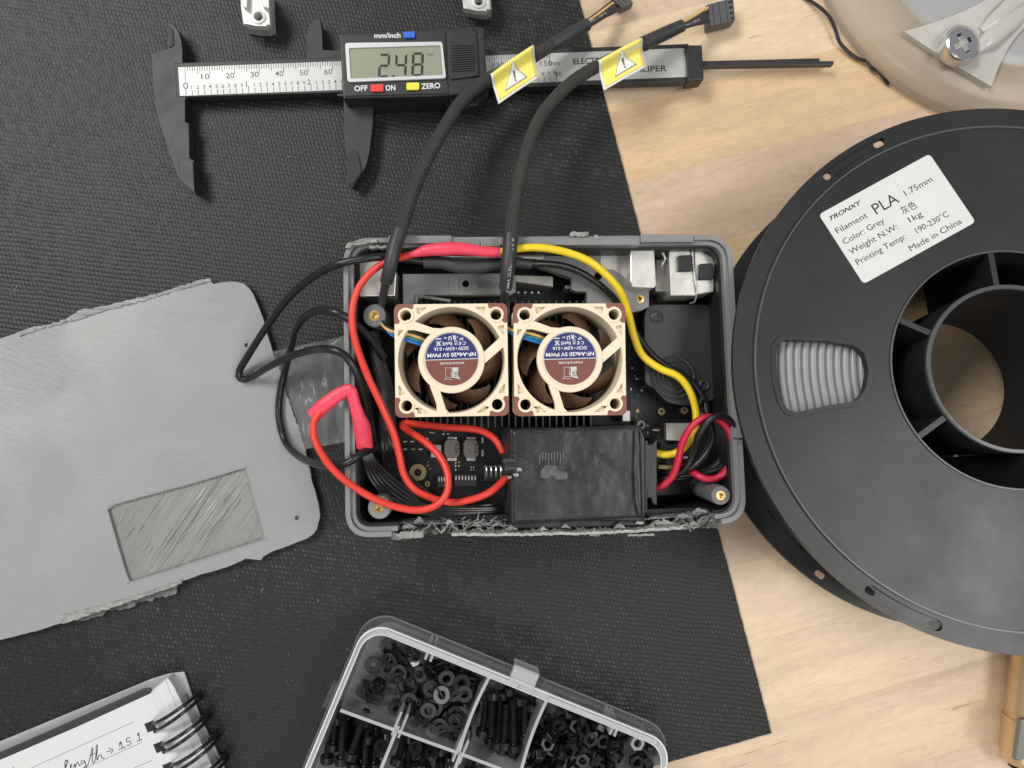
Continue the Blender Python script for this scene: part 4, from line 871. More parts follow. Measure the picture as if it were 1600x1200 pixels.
q = MB(); q.tube([P(628, 400, 46), P(650, 396, 46.5), P(668, 391, 47), P(700, 389, 47.5), P(722, 389, 47.5), P(755, 393, 47.3), P(781, 394.5, 47)], [.9, 1.4, 2.2, 2.45, 2.3, 1.95, 1.9], 18, flat=.85); obj('heat_shrink', q, M_['pink'], red2)
wire('yellow_section', '', '', [(776, 394.5, 47), (785, 393, 47), (810, 388, 47), (845, 387, 47), (885, 394, 46), (920, 408, 45), (948, 430, 43), (970, 457, 40), (982, 490, 36), (991, 525, 33), (1004, 555, 32.5), (1030, 575, 32.5), (1058, 588, 32.5), (1075, 606, 32.5), (1085, 632, 32), (1088, 660, 33), (1078, 688, 33), (1060, 706, 32), (1040, 711, 31), (1018, 706, 30)], 1.42, 'yellow', parent=red2)
bk = thing('black_wire', 'thick black wire with heat shrink splice, looping out onto the grey lid panel', 'wire', P(500, 520, 20))
b1 = wire('insulation', '', '', [(668, 409, 43), (640, 405, 43.5), (600, 402, 46), (565, 405, 47.5), (525, 414, 46), (485, 435, 38), (450, 466, 30), (418, 508, 22), (388, 555, 12), (374, 580, 8), (376, 592, 7.5), (392, 590, 8), (420, 573, 18), (452, 557, 27), (488, 547, 36), (515, 546, 45), (538, 555, 46.5), (555, 578, 45), (565, 605, 42), (572, 640, 38), (580, 680, 32), (590, 715, 26)], 1.42, 'bwire', parent=bk)
text('600V', P(398, 583.5, 9.6) , 1.3, math.radians(23), M_['grey_ink'], b1, width=5.5, th=.05)
q = MB(); q.tube([P(662, 410, 43.5), P(690, 411, 43.5), P(716, 416, 43.5), P(745, 417, 43), P(775, 413, 43), P(800, 410, 43), P(830, 413, 42)], [2.1, 2.15, 2.5, 2.35, 2.2, 2.1, 1.9], 18, flat=.85); obj('heat_shrink', q, M_['shrink'], bk)
wire('insulation', '', '', [(824, 412, 42), (850, 412, 41), (880, 416, 39), (910, 427, 37), (938, 446, 35), (962, 470, 32), (985, 505, 29), (1003, 535, 28.5), (1025, 560, 28.6), (1055, 580, 28.7), (1080, 596, 28.7), (1098, 620, 29), (1106, 650, 30)], 1.3, 'bwire', parent=bk)
wire('black_wire', 'black wire looping over the clear film left of the grey box', 'wire', [(600, 560, 34), (575, 525, 40), (548, 500, 45), (525, 488, 46), (500, 485, 42), (478, 494, 36), (462, 515, 30), (454, 545, 20), (445, 580, 9), (437, 620, 6.5), (436, 655, 6.5), (446, 690, 8), (465, 712, 18), (492, 724, 32), (518, 728, 42), (545, 722, 46), (565, 708, 44), (585, 700, 38)], 1.42, 'bwire')
# inner bundle
sl = thing('wire_bundle', 'bundle of thin black wires fanning out in the lower left of the grey box', 'wires', P(640, 740, 14))
wire('sleeve', '', '', [(582, 520, 30), (590, 560, 31), (600, 600, 32), (604, 640, 33), (606, 672, 33)], [2.6, 2.8, 3.0, 3.1, 3.1], 'shrink', parent=sl)
wire('sleeve', '', '', [(566, 560, 24), (572, 610, 27), (578, 650, 29), (586, 690, 28)], [2.0, 2.4, 2.4, 2.2], 'bwire', parent=sl)
rnd = random.Random(9)
for i in range(7):
    d = i * 2.6
    wire('thin_wire', '', '', [(597 + i * 3.0, 668, 33), (596 + i * 3, 695 + rnd.uniform(-4, 4), 32), (600 + i * 4, 728 - i, 30 - i * .4), (615 + i * 5, 762 - d * .8, 28 - i * .5), (645 + i * 5, 788 - d * .9, 27 - i * .6), (690, 801 - d * .6, 26 - i * .6), (740, 804 - d * .8, 25), (795, 800 - d, 22)], .72, 'bwire2', parent=sl, n=10)
for i in range(6):
    wire('thin_wire', '', '', [(565 + i * 2.6, 694, 40), (568 + i * 3, 715, 39), (578 + i * 4.5, 745 - i * 2, 36), (596 + i * 5, 770 - i * 3.5, 34), (622 + i * 4, 789 - i * 4, 32), (665, 804 - i * 3, 30), (720, 810 - i * 3.2, 28), (792, 808 - i * 3, 24)], .72, 'bwire2', parent=sl, n=10)
# coil at the right
wire('crimson_wire', 'crimson wire coiled at the right side of the grey box beside black wires', 'wire', [(1016, 764, 30), (1035, 759, 32), (1050, 745, 34), (1060, 720, 36), (1066, 692, 38), (1080, 667, 40), (1100, 653, 41), (1122, 655, 41), (1139, 672, 40), (1146, 698, 39), (1142, 724, 37), (1126, 744, 35), (1106, 749, 34), (1088, 742, 32), (1070, 728, 26)], 1.38, 'crimson')
for i, (pp, lb) in enumerate(((([(1020, 752, 27), (1050, 744, 30), (1072, 730, 33), (1084, 705, 36), (1092, 680, 41), (1108, 657, 43.5), (1126, 649, 43.5), (1143, 660, 42), (1151, 682, 40), (1148, 706, 37), (1134, 728, 33), (1108, 738, 29), (1080, 741, 25), (1030, 746, 22)]), 'black wire coiled over the crimson wire, topmost of the coil'),
    (([(1020, 736, 24), (1045, 739, 28), (1068, 735, 31), (1092, 722, 33), (1108, 700, 34), (1114, 675, 35), (1104, 655, 34), (1090, 640, 31), (1098, 622, 30)]), 'black wire passing inside the crimson coil, running up past the yellow wire'),
    (([(1022, 744, 20), (1055, 748, 22), (1090, 741, 25), (1118, 728, 28), (1136, 706, 30), (1138, 680, 31), (1126, 664, 30)]), 'black wire lowest in the crimson coil, near the right screw post'))):
    wire('black_wire', lb, 'wire', pp, 1.3, 'bwire', 'black wires coiled at the right of the box')
q = MB(); q.tube([P(1146, 685, 46), P(1155, 685.5, 47), P(1164, 686, 46)], .4, 8); ground_thing('cable_tie_end', q, M_['black'], 'small black cable tie tail poking over the right rim beside the spool', 'cable tie')
# ================================================================== digital caliper
cal = thing('digital_caliper', 'black digital caliper with silver scale, its display reading 2.48 in', 'caliper', P(640, 110, 1.5))
def cp_(name, pts, z0, z1, m, parent=cal, bev=.35, seg=2, r=0, label=None, holes=()):
    mb = MB(); q = PL(pts, z1); q = round_poly(q, r) if r else q; mb.prism(q, z0, z1, holes); return obj(name, mb, M_[m], parent, bevel=bev, seg=seg, smooth=0, label=label)
ZP = 9.0
beam = cp_('beam', [(272, 98), (1076, 68), (1080, 128), (276, 152)], 4.5, ZP - .15, 'cal')
fj = cp_('fixed_jaw', [(262, 34), (272, 39), (279, 50), (283, 62), (285, 80), (285, 97), (1, 1)][:6] + [(290, 100), (290, 152), (289, 157), (289, 190), (295, 193), (296, 247), (303, 251), (305, 303), (290, 291), (279, 281), (268, 250), (251, 200), (243, 172), (239, 130), (236, 84), (248, 79), (262, 77)], 3.5, ZP - .3, 'cal')
cp_('jaw_bevel', [(279, 251), (290, 247), (301, 252), (304, 300), (291, 290), (281, 281)], 3, ZP + .35, 'cal', fj, .5)
cp_('jaw_bevel', [(263, 40), (270, 45), (272, 70), (264, 75)], 5, ZP + .1, 'black_matte', fj, .2)
cp_('scale_plate', [(278, 105), (1072, 75), (1075, 120), (281, 150)], ZP - .3, ZP, 'plate', beam, .1)
cp_('end_stop', [(1072, 70), (1097, 70), (1100, 124), (1075, 127)], 3.0, 11, 'cal', cal, .5)
cp_('depth_rod', [(1098, 95), (1281, 90.5), (1281, 95), (1303, 95), (1303, 101), (1098, 104)], 3.2, 6.2, 'black', cal, .3)
# moving jaws and display head
mj = cp_('sliding_jaw', [(492, 30), (500, 30), (503, 50), (504, 78), (528, 79), (540, 79), (540, 150), (584, 152), (582, 195), (577, 237), (572, 258), (566, 270), (551, 292), (543, 284), (542, 240), (538, 218), (537, 150), (527, 150), (527, 92), (479, 92), (479, 55), (484, 38)], 3.2, 8.2, 'cal')
cp_('jaw_bevel', [(543, 240), (551, 235), (560, 238), (566, 268), (551, 289), (544, 282)], 3, 8.7, 'black_matte', mj, .4)
head = cp_('display_head', [(530, 52), (744, 41), (757, 44), (760, 118), (746, 124), (744, 146), (670, 151), (536, 154)], 3.0, 17.0, 'calhead', cal, .9, 3)
cp_('head_step', [(533, 55), (696, 47), (701, 146), (538, 150)], 16.8, 17.5, 'calhead', head, .4)
ZT = 17.5
grip = cp_('thumb_grip', [(700, 62), (704, 47), (744, 44), (749, 118), (704, 124), (700, 105)], 16.8, 17.9, 'calhead', head, .4)
for k in range(12):
    y = 70 + k * 3.6; cp_('grip_rib', [(705, y), (742, y - 1.6), (742, y + .2), (705, y + 1.8)], 17.8, 18.3, 'cal', grip, .12)
mb = MB(); c = P(716, 140, 8)
for k in range(28):
    a = 2 * PI * k / 28
mb.lathe([(.01, 4), (5.6, 4), (6.0, 4.6), (6.0, 11.4), (5.6, 12), (.01, 12)], (0, 0), 40)
for k in range(24):
    a = 2 * PI * k / 24; mb.cyl((6.0 * math.cos(a), 6.0 * math.sin(a)), .38, 4.3, 11.7, 8)
TW = Matrix.Translation(P(718, 146, 8) + Vector((0, 0, 2))) @ Matrix.Rotation(PI / 2, 4, 'Y') @ Matrix.Translation((0, 0, -8))
mb.v = [TW @ v for v in mb.v]; obj('thumb_wheel', mb, M_['cal'], cal)
cp_('wheel_housing', [(688, 148), (757, 122), (764, 132), (764, 148), (744, 165), (702, 168), (690, 156)], 3.5, 9.5, 'cal', cal, .5)
bz = [(539, 67), (691, 65), (697, 122), (543, 128)]; li = [(545, 75), (688, 70.5), (692, 117), (548, 123)]
mb = MB(); a = round_poly(PL(bz, ZT + .9), 1.2); b = round_poly(PL(li, ZT + .9), .6); mb.prism(a, ZT - .1, ZT + .9, [b]); bez = obj('screen_frame', mb, M_['bezel'], head, bevel=.25, smooth=0)
cp_('screen', [(543, 72), (690, 68), (694, 119), (546, 125)], ZT - .1, ZT + .3, 'lcd', head, 0)
def digit(x0, y0, w, h, segs, slant=-.04, th=3.9, m='segment', off_=None):
    g_ = .7
    def pt(u, v): return (x0 + u + slant * (v), y0 + v - .02 * u)
    t = th / 2; H2 = h / 2
    S7 = {'a': [(t, 0), (w - t, 0), (w - th, th), (th, th)], 'g': [(t, H2), (th, H2 - t), (w - th, H2 - t), (w - t, H2), (w - th, H2 + t), (th, H2 + t)], 'd': [(th, h - th), (w - th, h - th), (w - t, h), (t, h)],
          'f': [(0, t), (th, th + g_), (th, H2 - t - g_), (0, H2 - g_)], 'b': [(w, t), (w, H2 - g_), (w - th, H2 - t - g_), (w - th, th + g_)], 'e': [(0, H2 + g_), (th, H2 + t + g_), (th, h - th - g_), (0, h - t)], 'c': [(w, H2 + g_), (w, h - t), (w - th, h - th - g_), (w - th, H2 + t + g_)]}
    mb = MB()
    for s in segs: mb.prism(PL([pt(*p) for p in S7[s]], ZT + .3), ZT + .31, ZT + .36)
    obj('screen_digit', mb, M_[m], bez, smooth=0)
digit(592, 84, 18, 38, 'abged'); digit(618, 83, 18.5, 38, 'fgbc'); digit(644, 82, 18.5, 38, 'abcdefg')
mb = MB(); mb.prism(PL([(613, 117.5), (617, 117.5), (616.8, 121), (612.8, 121)], ZT + .3), ZT + .31, ZT + .36); obj('screen_digit', mb, M_['segment'], bez, smooth=0)
ptext('in', 668, 87, ZT + .35, 5, M_['segment_faint'], bez, ang=.03, width_px=8)
def button(x, y, w, h, m):
    o = cp_('button', [(x - w / 2, y - h / 2 + .2), (x + w / 2, y - h / 2 - .2), (x + w / 2, y + h / 2 - .2), (x - w / 2, y + h / 2 + .2)], ZT - .2, ZT + .9, m, head, .3, 2, .5)
button(639, 54, 18, 9.5, 'blue'); button(589, 137.3, 20, 11, 'red_b'); button(645, 134.5, 20, 11, 'yellow_b')
for s, x0, y0, x1, y1, ch in (('mm/inch', 585, 59.5, 626, 58.8, 8), ('OFF', 554, 142.5, 574.5, 141.5, 8.5), ('ON', 602.5, 141.5, 618, 141, 8.5), ('ZERO', 658.5, 139, 688, 137.5, 8.5)):
    ptext(s, x0, y0, ZT + .06, ch, M_['white_ink'], head, to=(x1, y1), th=.05)
for (x, y) in ((751, 57),): mb = MB(); c = P(x, y, 17); mb.lathe([(1.0, 16.9), (1.0, 17.2), (.01, 17.2)], (c.x, c.y), 16); obj('screw', mb, M_['black'], head)
# scale marks
Aq, Bq, Cq, Dq = [P(x, y, ZP) for x, y in [(278, 105), (1072, 75), (1075, 120), (281, 150)]]
A0 = P(288.8, 104.6, ZP); XA = P(519, 92.5, ZP)
ux = (Bq - Aq).normalized(); uy = Vector((-ux.y, ux.x, 0)); mmu = (XA - A0).length / 60.0; Ht = (Aq - Dq).length
plate = [c for c in beam.children][0]
def mark(name, x, y0, y1, w):
    p0 = A0 + ux * x * mmu + uy * (y0); p1 = A0 + ux * x * mmu + uy * y1; h = ux * w / 2
    return [p0 - h, p0 + h, p1 + h, p1 - h]
tick_mm = {0: MB(), 1: MB()}; tick_in = {0: MB(), 1: MB()}
wscale = math.atan2(ux.y, ux.x)
for k in range(0, 151):
    if 64 < k < 121: continue
    L = 5.6 if k == 0 else (3.6 if k % 10 == 0 else (2.6 if k % 5 == 0 else 1.7)); tick_mm[k > 90].prism(mark('', k, -.15, -.15 - L * 1.0, .24), ZP, ZP + .03)
for t_ in tick_mm.values(): obj('millimetre_marks', t_, M_['ink'], plate, smooth=0)
for k in range(0, 61):
    if 26 < k < 49: continue
    L = 2.9 if k % 10 == 0 else 2.0; tick_in[k > 36].prism(mark('', k * 2.54, -Ht + .15, -Ht + .15 + L, .24), ZP, ZP + .03)
for t_ in tick_in.values(): obj('inch_marks', t_, M_['ink'], plate, smooth=0)
def stext(s, x, y, cap, w=None, al='CENTER'): 
    p = A0 + ux * x * mmu + uy * y; p.z = ZP + .03; return text(s, p, cap, wscale, M_['ink2'], plate, width=w, align=al, th=.03, weight=-.014 * cap)
for k in (10, 20, 30, 40, 50, 60, 130, 140, 150): stext(str(k), k - (1.9 if k < 100 else 1.5), -5.3, 2.2, 3.3 if k < 100 else 4.9)
stext('0', 0, -9.0, 2.7, 2.0)
for k in range(1, 26):
    if k % 10 == 0: stext(str(k // 10), k * 2.54 - .8, -9.2, 2.2)
    else: stext(str(k % 10), k * 2.54 - .2, -9.2, 1.5)
for k in range(50, 61):
    stext(str(k // 10) if k % 10 == 0 else str(k % 10), k * 2.54 - .4, -9.2, 2.2 if k % 10 == 0 else 1.5)
ptext('mm', 858, 102, ZP + .03, 7, M_['ink2'], plate, to=(875, 101.4), th=.03); ptext('in', 869, 118, ZP + .03, 7, M_['ink2'], plate, to=(876, 117.7), th=.03)
ptext('ELECTRONIC', 896, 100.5, ZP + .03, 9.5, M_['ink'], plate, to=(970, 97.5), th=.03); ptext('CALIPER', 982, 113, ZP + .03, 9.5, M_['ink'], plate, to=(1042, 111), th=.03)

# ================================================================== torn lid panel
lid = thing('lid_panel', 'large flat grey 3D printed panel with ragged torn edges and a recessed rectangle', 'plastic panel', P(250, 680, 1.5))
out = [(-70, 548), (0, 529), (29, 519), (53, 510), (80, 507), (97, 502), (110, 494), (126, 484), (150, 482), (185, 473), (215, 466), (242, 460), (270, 451), (295, 444), (312, 439), (326, 435), (333, 444), (345, 441), (367, 440), (380, 443), (389, 450), (396, 460), (400, 470), (411, 497), (417, 520), (420, 531), (428, 556), (437, 580), (441, 600), (449, 623), (455, 640), (464, 666), (471, 690), (476, 710), (485, 738), (487, 752), (492, 765), (499, 795), (500, 806), (495, 826), (490, 834), (481, 841), (455, 851), (425, 862), (411, 870), (408, 875), (395, 874), (384, 873), (360, 884), (338, 891), (310, 899), (285, 908), (268, 917), (240, 924), (215, 934), (190, 940), (169, 947), (140, 957), (97, 973), (60, 985), (0, 1000), (-70, 1020)]
rec = [(168, 797), (182, 787), (300, 755), (377, 732), (383, 733), (389, 755), (412, 838), (410, 843), (320, 873), (210, 908), (203, 908), (195, 890)]
ZL = 5.0
q = ragged(PL(out, ZL), .08, 1.6, 4); rq = [(p.x, p.y) for p in PL(rec, ZL)]
h1 = P(385, 539, ZL); h2 = P(464, 809, ZL)
hh = [ring(h1.x, h1.y, .85, 14)[::-1], ring(h2.x, h2.y, .95, 14)[::-1]]
mb = MB(); mb.prism(q, 3.7, ZL, [rq] + hh); pan = obj('panel', mb, M_['lid'], lid, bevel=.2, smooth=0)
mb = MB(); mb.prism(PL([(-70, 553), (328, 445), (392, 455), (480, 745), (492, 822), (470, 838), (230, 920), (-70, 1012)], 3.8), 2.2, 3.75); obj('lower_layer', mb, M_['lid2'], pan, smooth=0)
# rim lines of the recess, streaks of sagging filament in it
mb = MB(); mb.tube([Vector((p[0], p[1], ZL + .02)) for p in rq + rq[:1]], .28, 6); obj('recess_edge', mb, M_['lid'], pan)
rnd = random.Random(2)
d0 = Vector((.56, .83, 0)).normalized()
for i in range(26):
    if i < 9: x = 175 + i * 6.5 + rnd.uniform(-2, 2); y = 812 + i * 6 + rnd.uniform(-18, 14)
    else: x = rnd.uniform(230, 385); y = 872 - (x - 230) * .31 + rnd.uniform(-45, 6)
    L = rnd.uniform(18, 62) * (.6 if i < 9 else 1); a = P(x, y, 4.0); b = P(x + L * .56, y - L * .82, 4.0)
    bx, by = x + L * .56, y - L * .82
    ytop = 797 - (bx - 168) * .302 + 4
    if by < ytop: k_ = (y - ytop) / max(1, (y - by)); bx = x + (bx - x) * k_; by = ytop
    if bx > 384 or x > 395: continue
    mb = MB(); r = rnd.uniform(.16, .38); mb.tube([P(x, y, 3.8), P((x + bx) / 2 + rnd.uniform(-1, 1), (y + by) / 2, 3.95), P(bx, by, 3.8)], [r * .4, r, r * .3], 8, flat=.7); obj('loose_strand', mb, M_['lid'] if i % 3 else M_['grey'], pan)
# torn rims
for i, (pts) in enumerate(([(97, 503), (126, 484), (160, 479), (242, 459), (243, 464), (150, 489), (120, 500)], [(29, 520), (80, 506), (110, 495), (112, 501), (60, 514), (30, 526)], [(245, 459), (300, 441), (326, 434), (330, 440), (280, 452), (246, 463)],
                           [(95, 962), (165, 945), (215, 930), (262, 914), (285, 906), (284, 912), (262, 920), (180, 948), (96, 975)])):
    mb = MB(); mb.prism(ragged(PL(pts, 5.6), .3, .9, i + 30), 4.6, 5.7, z_top=lambda x, y: 5.5 + .5 * noise.noise((x * .7, y * .7, 0))); obj('torn_edge', mb, M_['lid'] if i < 3 else M_['shred'], lid, smooth=0)
mb = MB(); mb.prism(ragged(PL([(102, 972), (150, 950), (215, 930), (272, 913), (276, 915), (274, 928), (262, 933), (240, 934), (236, 940), (214, 941), (205, 951), (188, 954), (166, 954), (160, 962), (140, 968), (112, 972)], 4), .35, 1.1, 77), 1.7, 3.4, z_top=lambda x, y: 3.1 + .5 * noise.noise((x * .8, y * .8, 0)))
obj('torn_support_scrap', mb, mat('scrap_plastic', (.13, .13, .13), .5, bump=.8, bscale=500, bdist=.0006, var=.5, vscale=250), lid, smooth=0)
mb = MB(); mb.prism(ragged(PL([(430, 552), (437, 575), (450, 620), (466, 665), (478, 705), (487, 742), (483, 742), (474, 712), (462, 672), (452, 648), (449, 640)], 4.5), .2, 1, 5), 3, 5.3); obj('torn_edge', mb, M_['lid'], lid, smooth=0)
# clear film under the enclosure
def film_fn(u, v):
    A, B, C, D = (P(428, 549, 5), P(545, 523, 6), P(545, 690, 4), P(478, 702, 5))
    p = (A * (1 - u) + B * u) * (1 - v) + (D * (1 - u) + C * u) * v
    p.z = 5.5 + 2.6 * noise.noise((u * 2.2, v * 2.6, 1.2)) + 1.2 * noise.noise((u * 6, v * 5, 3)) + .35 * abs(math.sin(u * 9 + v * 3)); return tuple(p)
mb = MB(); mb.grid(40, 40, film_fn); ground_thing('clear_film', mb, M_['bag'], 'crumpled clear plastic film sticking out between the grey panel and grey box', 'plastic film', solid=.1, smooth=60)

# ================================================================== filament spool
ax = Vector((-.069, .106, 1)).normalized(); KS = .915
SC = Vector((198.1 * KS, 15.0 * KS, HC - (HC - 39.9) * KS))
xl_ = Vector((1, 0, 0)) - ax * ax.x; xl_.normalize(); yl_ = ax.cross(xl_)
SR = Matrix((xl_, yl_, ax)).transposed()
RO = 95.0; TH = 47.9
sp = thing('filament_spool', 'large black plastic spool of grey filament with a white label, lying at the right', 'spool', SC, SR)
def SLc(x, y, h=0):
    """photo point on the flange plane lifted by h -> spool-local point"""
    d = CR @ Vector((x - 800, -(y - 600), -FPX)); o = Vector((0, 0, HC)); pl = SC + ax * h
    t = (pl - o).dot(ax) / d.dot(ax); return SR.transposed() @ (o + d * t - SC)
r_lip = SLc(1181, 600).to_2d().length; r_op = 41.0; r_hub = 29.2
def slot(p, tang, L, w): 
    t = tang.normalized(); n_ = Vector((-t.y, t.x)); out = []
    for s, a0 in ((1, -90), (-1, 90)):
        for k in range(9):
            a = math.radians(a0 + 180 * k / 8); out.append(tuple(p + t * (s * (L / 2 - w / 2) + w / 2 * math.cos(a)) + n_ * (w / 2 * math.sin(a))))
    return out
def polar(r, a): return Vector((r * math.cos(math.radians(a)), r * math.sin(math.radians(a))))
pairs = []
for (a, b) in (((1379, 224), (1295, 274)), ((1362, 921), (1466, 977))):
    A = SLc(*a).to_2d(); B = SLc(*b).to_2d(); pairs.append((math.degrees(math.atan2(A.y, A.x)), math.degrees(math.atan2(B.y, B.x)), (A.length + B.length) / 2))
r_slot = (RO + r_lip) / 2
def groove(a0, a1, r, w):
    out = []
    if a1 < a0: a0, a1 = a1, a0
    for i in range(13): out.append(tuple(polar(r + w / 2, a0 + (a1 - a0) * i / 12)))
    for i in range(1, 6): c_ = polar(r, a1); out.append(tuple(c_ + polar(w / 2, a1 + 180 * i / 6)))
    for i in range(13): out.append(tuple(polar(r - w / 2, a1 + (a0 - a1) * i / 12)))
    for i in range(1, 6): c_ = polar(r, a0); out.append(tuple(c_ + polar(w / 2, a0 + 180 + 180 * i / 6)))
    return out
# window outline from the photo, in the flange plane, repeated three times
win_px = [(1223, 531), (1290, 533), (1336, 541), (1350, 553), (1357, 580), (1352, 608), (1343, 622), (1330, 628), (1290, 634), (1246, 644), (1232, 642), (1222, 628), (1215, 600), (1212, 560), (1214, 540)]
win = [tuple(SLc(x, y).to_2d()) for x, y in win_px]; win = round_poly(win, 1.2, 3)
wins = [[tuple(Matrix.Rotation(math.radians(120 * k), 2) @ Vector(p)) for p in win] for k in range(3)]
def grow(poly, d):
    a_ = off(poly, d); b_ = off(poly, -d); return a_ if abs(area2(a_)) > abs(area2(b_)) else b_
wang = [(2.0, 4.1)]
def flange(ztop, parent, name, z_dir=1):
    """z_dir 1: outer face up"""
    def Z(a, b): return (ztop + min(a * z_dir, b * z_dir), ztop + max(a * z_dir, b * z_dir))
    mb = MB(); slots = []
    for a, b, _ in pairs:
        for t in (a, b): slots.append(slot(polar(r_slot, t), polar(1, t + 90), 4.6, 2.4))
    z0, z1 = Z(-3.2, -1.6); mb.prism(ring(0, 0, RO, 200), z0, z1, [ring(0, 0, r_lip - .6, 160)[::-1]] + slots)
    z0, z1 = Z(-1.65, -.5); mb.prism(ring(0, 0, RO, 200), z0, z1, [ring(0, 0, r_lip - .6, 160)[::-1]] + [groove(a, b, r_slot, 3.6) if True else 0 for a, b, _ in pairs])
    o1 = obj(name, mb, M_['spool'], parent, local=True, bevel=.45, seg=3, smooth=40)
    mb = MB(); z0, z1 = Z(-3.2, 0); mb.prism(ring(0, 0, r_lip, 160), z0 + .02, z1, [ring(0, 0, r_op, 120)[::-1]] + wins)
    obj('flange_disc', mb, M_['spool'], o1, local=True, bevel=.35, seg=3, smooth=40)
    for w in wins:
        mb = MB(); z0, z1 = Z(-.3, .45); mb.prism(grow(w, 1.7), z0, z1, [w]); obj('window_frame', mb, M_['spool'], o1, local=True, bevel=.3, seg=2, smooth=40)
    mb = MB(); zz_ = sorted((ztop - .2 * z_dir, ztop + .55 * z_dir)); mb.prism(ring(0, 0, r_op + .6, 120), zz_[0], zz_[1], [ring(0, 0, r_op - .02, 120)[::-1]]); obj('opening_lip', mb, M_['edge_highlight'], o1, local=True, bevel=.25, smooth=40)
    mb = MB(); mb.prism(ring(0, 0, r_lip + .15, 200), zz_[0] - .3, ztop + .55 * z_dir if z_dir > 0 else zz_[1], [ring(0, 0, r_lip - .5, 200)[::-1]]); obj('rim_lip', mb, M_['edge_highlight'], o1, local=True, bevel=.25, seg=3, smooth=40)
    return o1
flange(0, sp, 'flange', 1); flange(-TH + 1, sp, 'flange', -1)
# core, hub tube, spokes
mb = MB(); mb.lathe([(r_op, -TH + 4.3), (r_op, -3.3), (r_op + 1.2, -3.3), (r_op + 1.2, -TH + 4.3)], n=120, closed=True); mb.f = [f for f in mb.f]; core = obj('core', mb, M_['black_matte'], sp, local=True)
bm_ = bmesh.new(); bm_.from_mesh(core.data); bmesh.ops.recalc_face_normals(bm_, faces=bm_.faces); bm_.to_mesh(core.data); bm_.free()
mb = MB(); mb.lathe([(26.2, -TH + .5), (r_hub - 1.3, -.6), (r_hub - 1.3, .1), (r_hub, .1), (r_hub, -.6), (27.8, -TH + .5)], n=120, closed=True); hub = obj('hub_tube', mb, M_['black_matte'], sp, local=True)
bm_ = bmesh.new(); bm_.from_mesh(hub.data); bmesh.ops.recalc_face_normals(bm_, faces=bm_.faces); bm_.to_mesh(hub.data); bm_.free()
mb = MB(); mb.lathe([(r_hub + .05, -1.2), (r_hub + .05, .35), (r_hub - .25, .5), (r_hub - 1.2, .5), (r_hub - 1.4, .3), (r_hub - 1.4, -1.2)], n=120); obj('hub_rim', mb, M_['edge_highlight'], hub, local=True)
s0 = SLc(1431, 510); sa = math.degrees(math.atan2(s0.y, s0.x))
for k in range(6):
    a = sa + 60 * k; R_ = Matrix.Rotation(math.radians(a), 4, 'Z'); mb = MB(); mb.box(r_hub - .1, r_op + .1, -1.0, 1.0, -3.6, -.5, M=R_); mb.box(r_hub - .5, r_op + .1, -.45, .45, -TH + 3, -3.5, M=R_); obj('spoke', mb, M_['spool'], sp, local=True, bevel=.15, smooth=0)
prof = [(42.4, -4.2)]; r = 45.0
while r < 82.5:
    for k in range(9):
        a = PI - PI * k / 8; prof.append((r + 1.33 + 1.33 * math.cos(a), -5.2 + 1.25 * math.sin(a)))
    r += 2.78
prof += [(83.0, -6), (83.0, -TH + 5.5), (42.4, -TH + 5.5)]
mb = MB(); mb.lathe(prof[::-1], n=180); fil = obj('filament_winding', mb, M_['filament'], sp, local=True, smooth=60)
# closed bottom of five of the six sectors between the spokes
for k in range(6):
    if k == 5: continue
    pts = [tuple(polar(27.9, sa + 60 * k + t)) for t in range(1, 60, 4)] + [tuple(polar(r_op - .05, sa + 60 * k + t)) for t in range(57, 0, -4)]
    mb = MB(); mb.prism(pts, -TH + 5, -TH + 6); obj('sector_floor', mb, M_['black_matte'], sp, local=True, smooth=0)
# label
L0 = SLc(1349, 444); L1 = SLc(1524, 347); L2 = SLc(1278, 336)
ex = (L1 - L0); ey = (L2 - L0); LW = ex.length; LH = ey.length; exn = ex.normalized(); eyn = ey - exn * ey.dot(exn); LH = eyn.length; eyn.normalize()
LM = Matrix((exn, eyn, Vector((0, 0, 1)))).transposed().to_4x4(); LM.translation = Vector((L0.x, L0.y, 0))
mb = MB(); mb.prism(rrect(0, LW, 0, LH, 1.4, 5), .01, .16, M=LM); lb = obj('label_sticker', mb, M_['label'], sp, local=True, smooth=0)
U = LW / 524.
def lt(s, x, y, w, cap, m='ink', **k): return text(s, (x * U, y * U, .19), cap * U, 0, M_[m], lb, width=w * U, M=LM, local=True, th=.04, **{'weight': -.022 * cap * U, **k})
lt('TRONXY', 28, 286, 150, 17, shear=.35, weight=.012)
lt('Filament', 22, 226, 143, 24); lt('PLA', 200, 218, 110, 46); lt('1.75mm', 345, 226, 128, 25)
lt('Color: Grey', 22, 174, 190, 24); lt('\u7070\u8272', 293, 166, 66, 27); lt('Weight N.W:', 22, 126, 222, 24); lt('1kg', 298, 124, 60, 24)
lt('Printing Temp:', 22, 76, 226, 24); lt('190-230\u00b0C', 298, 72, 150, 24); lt('Made in China', 236, 22, 240, 24)

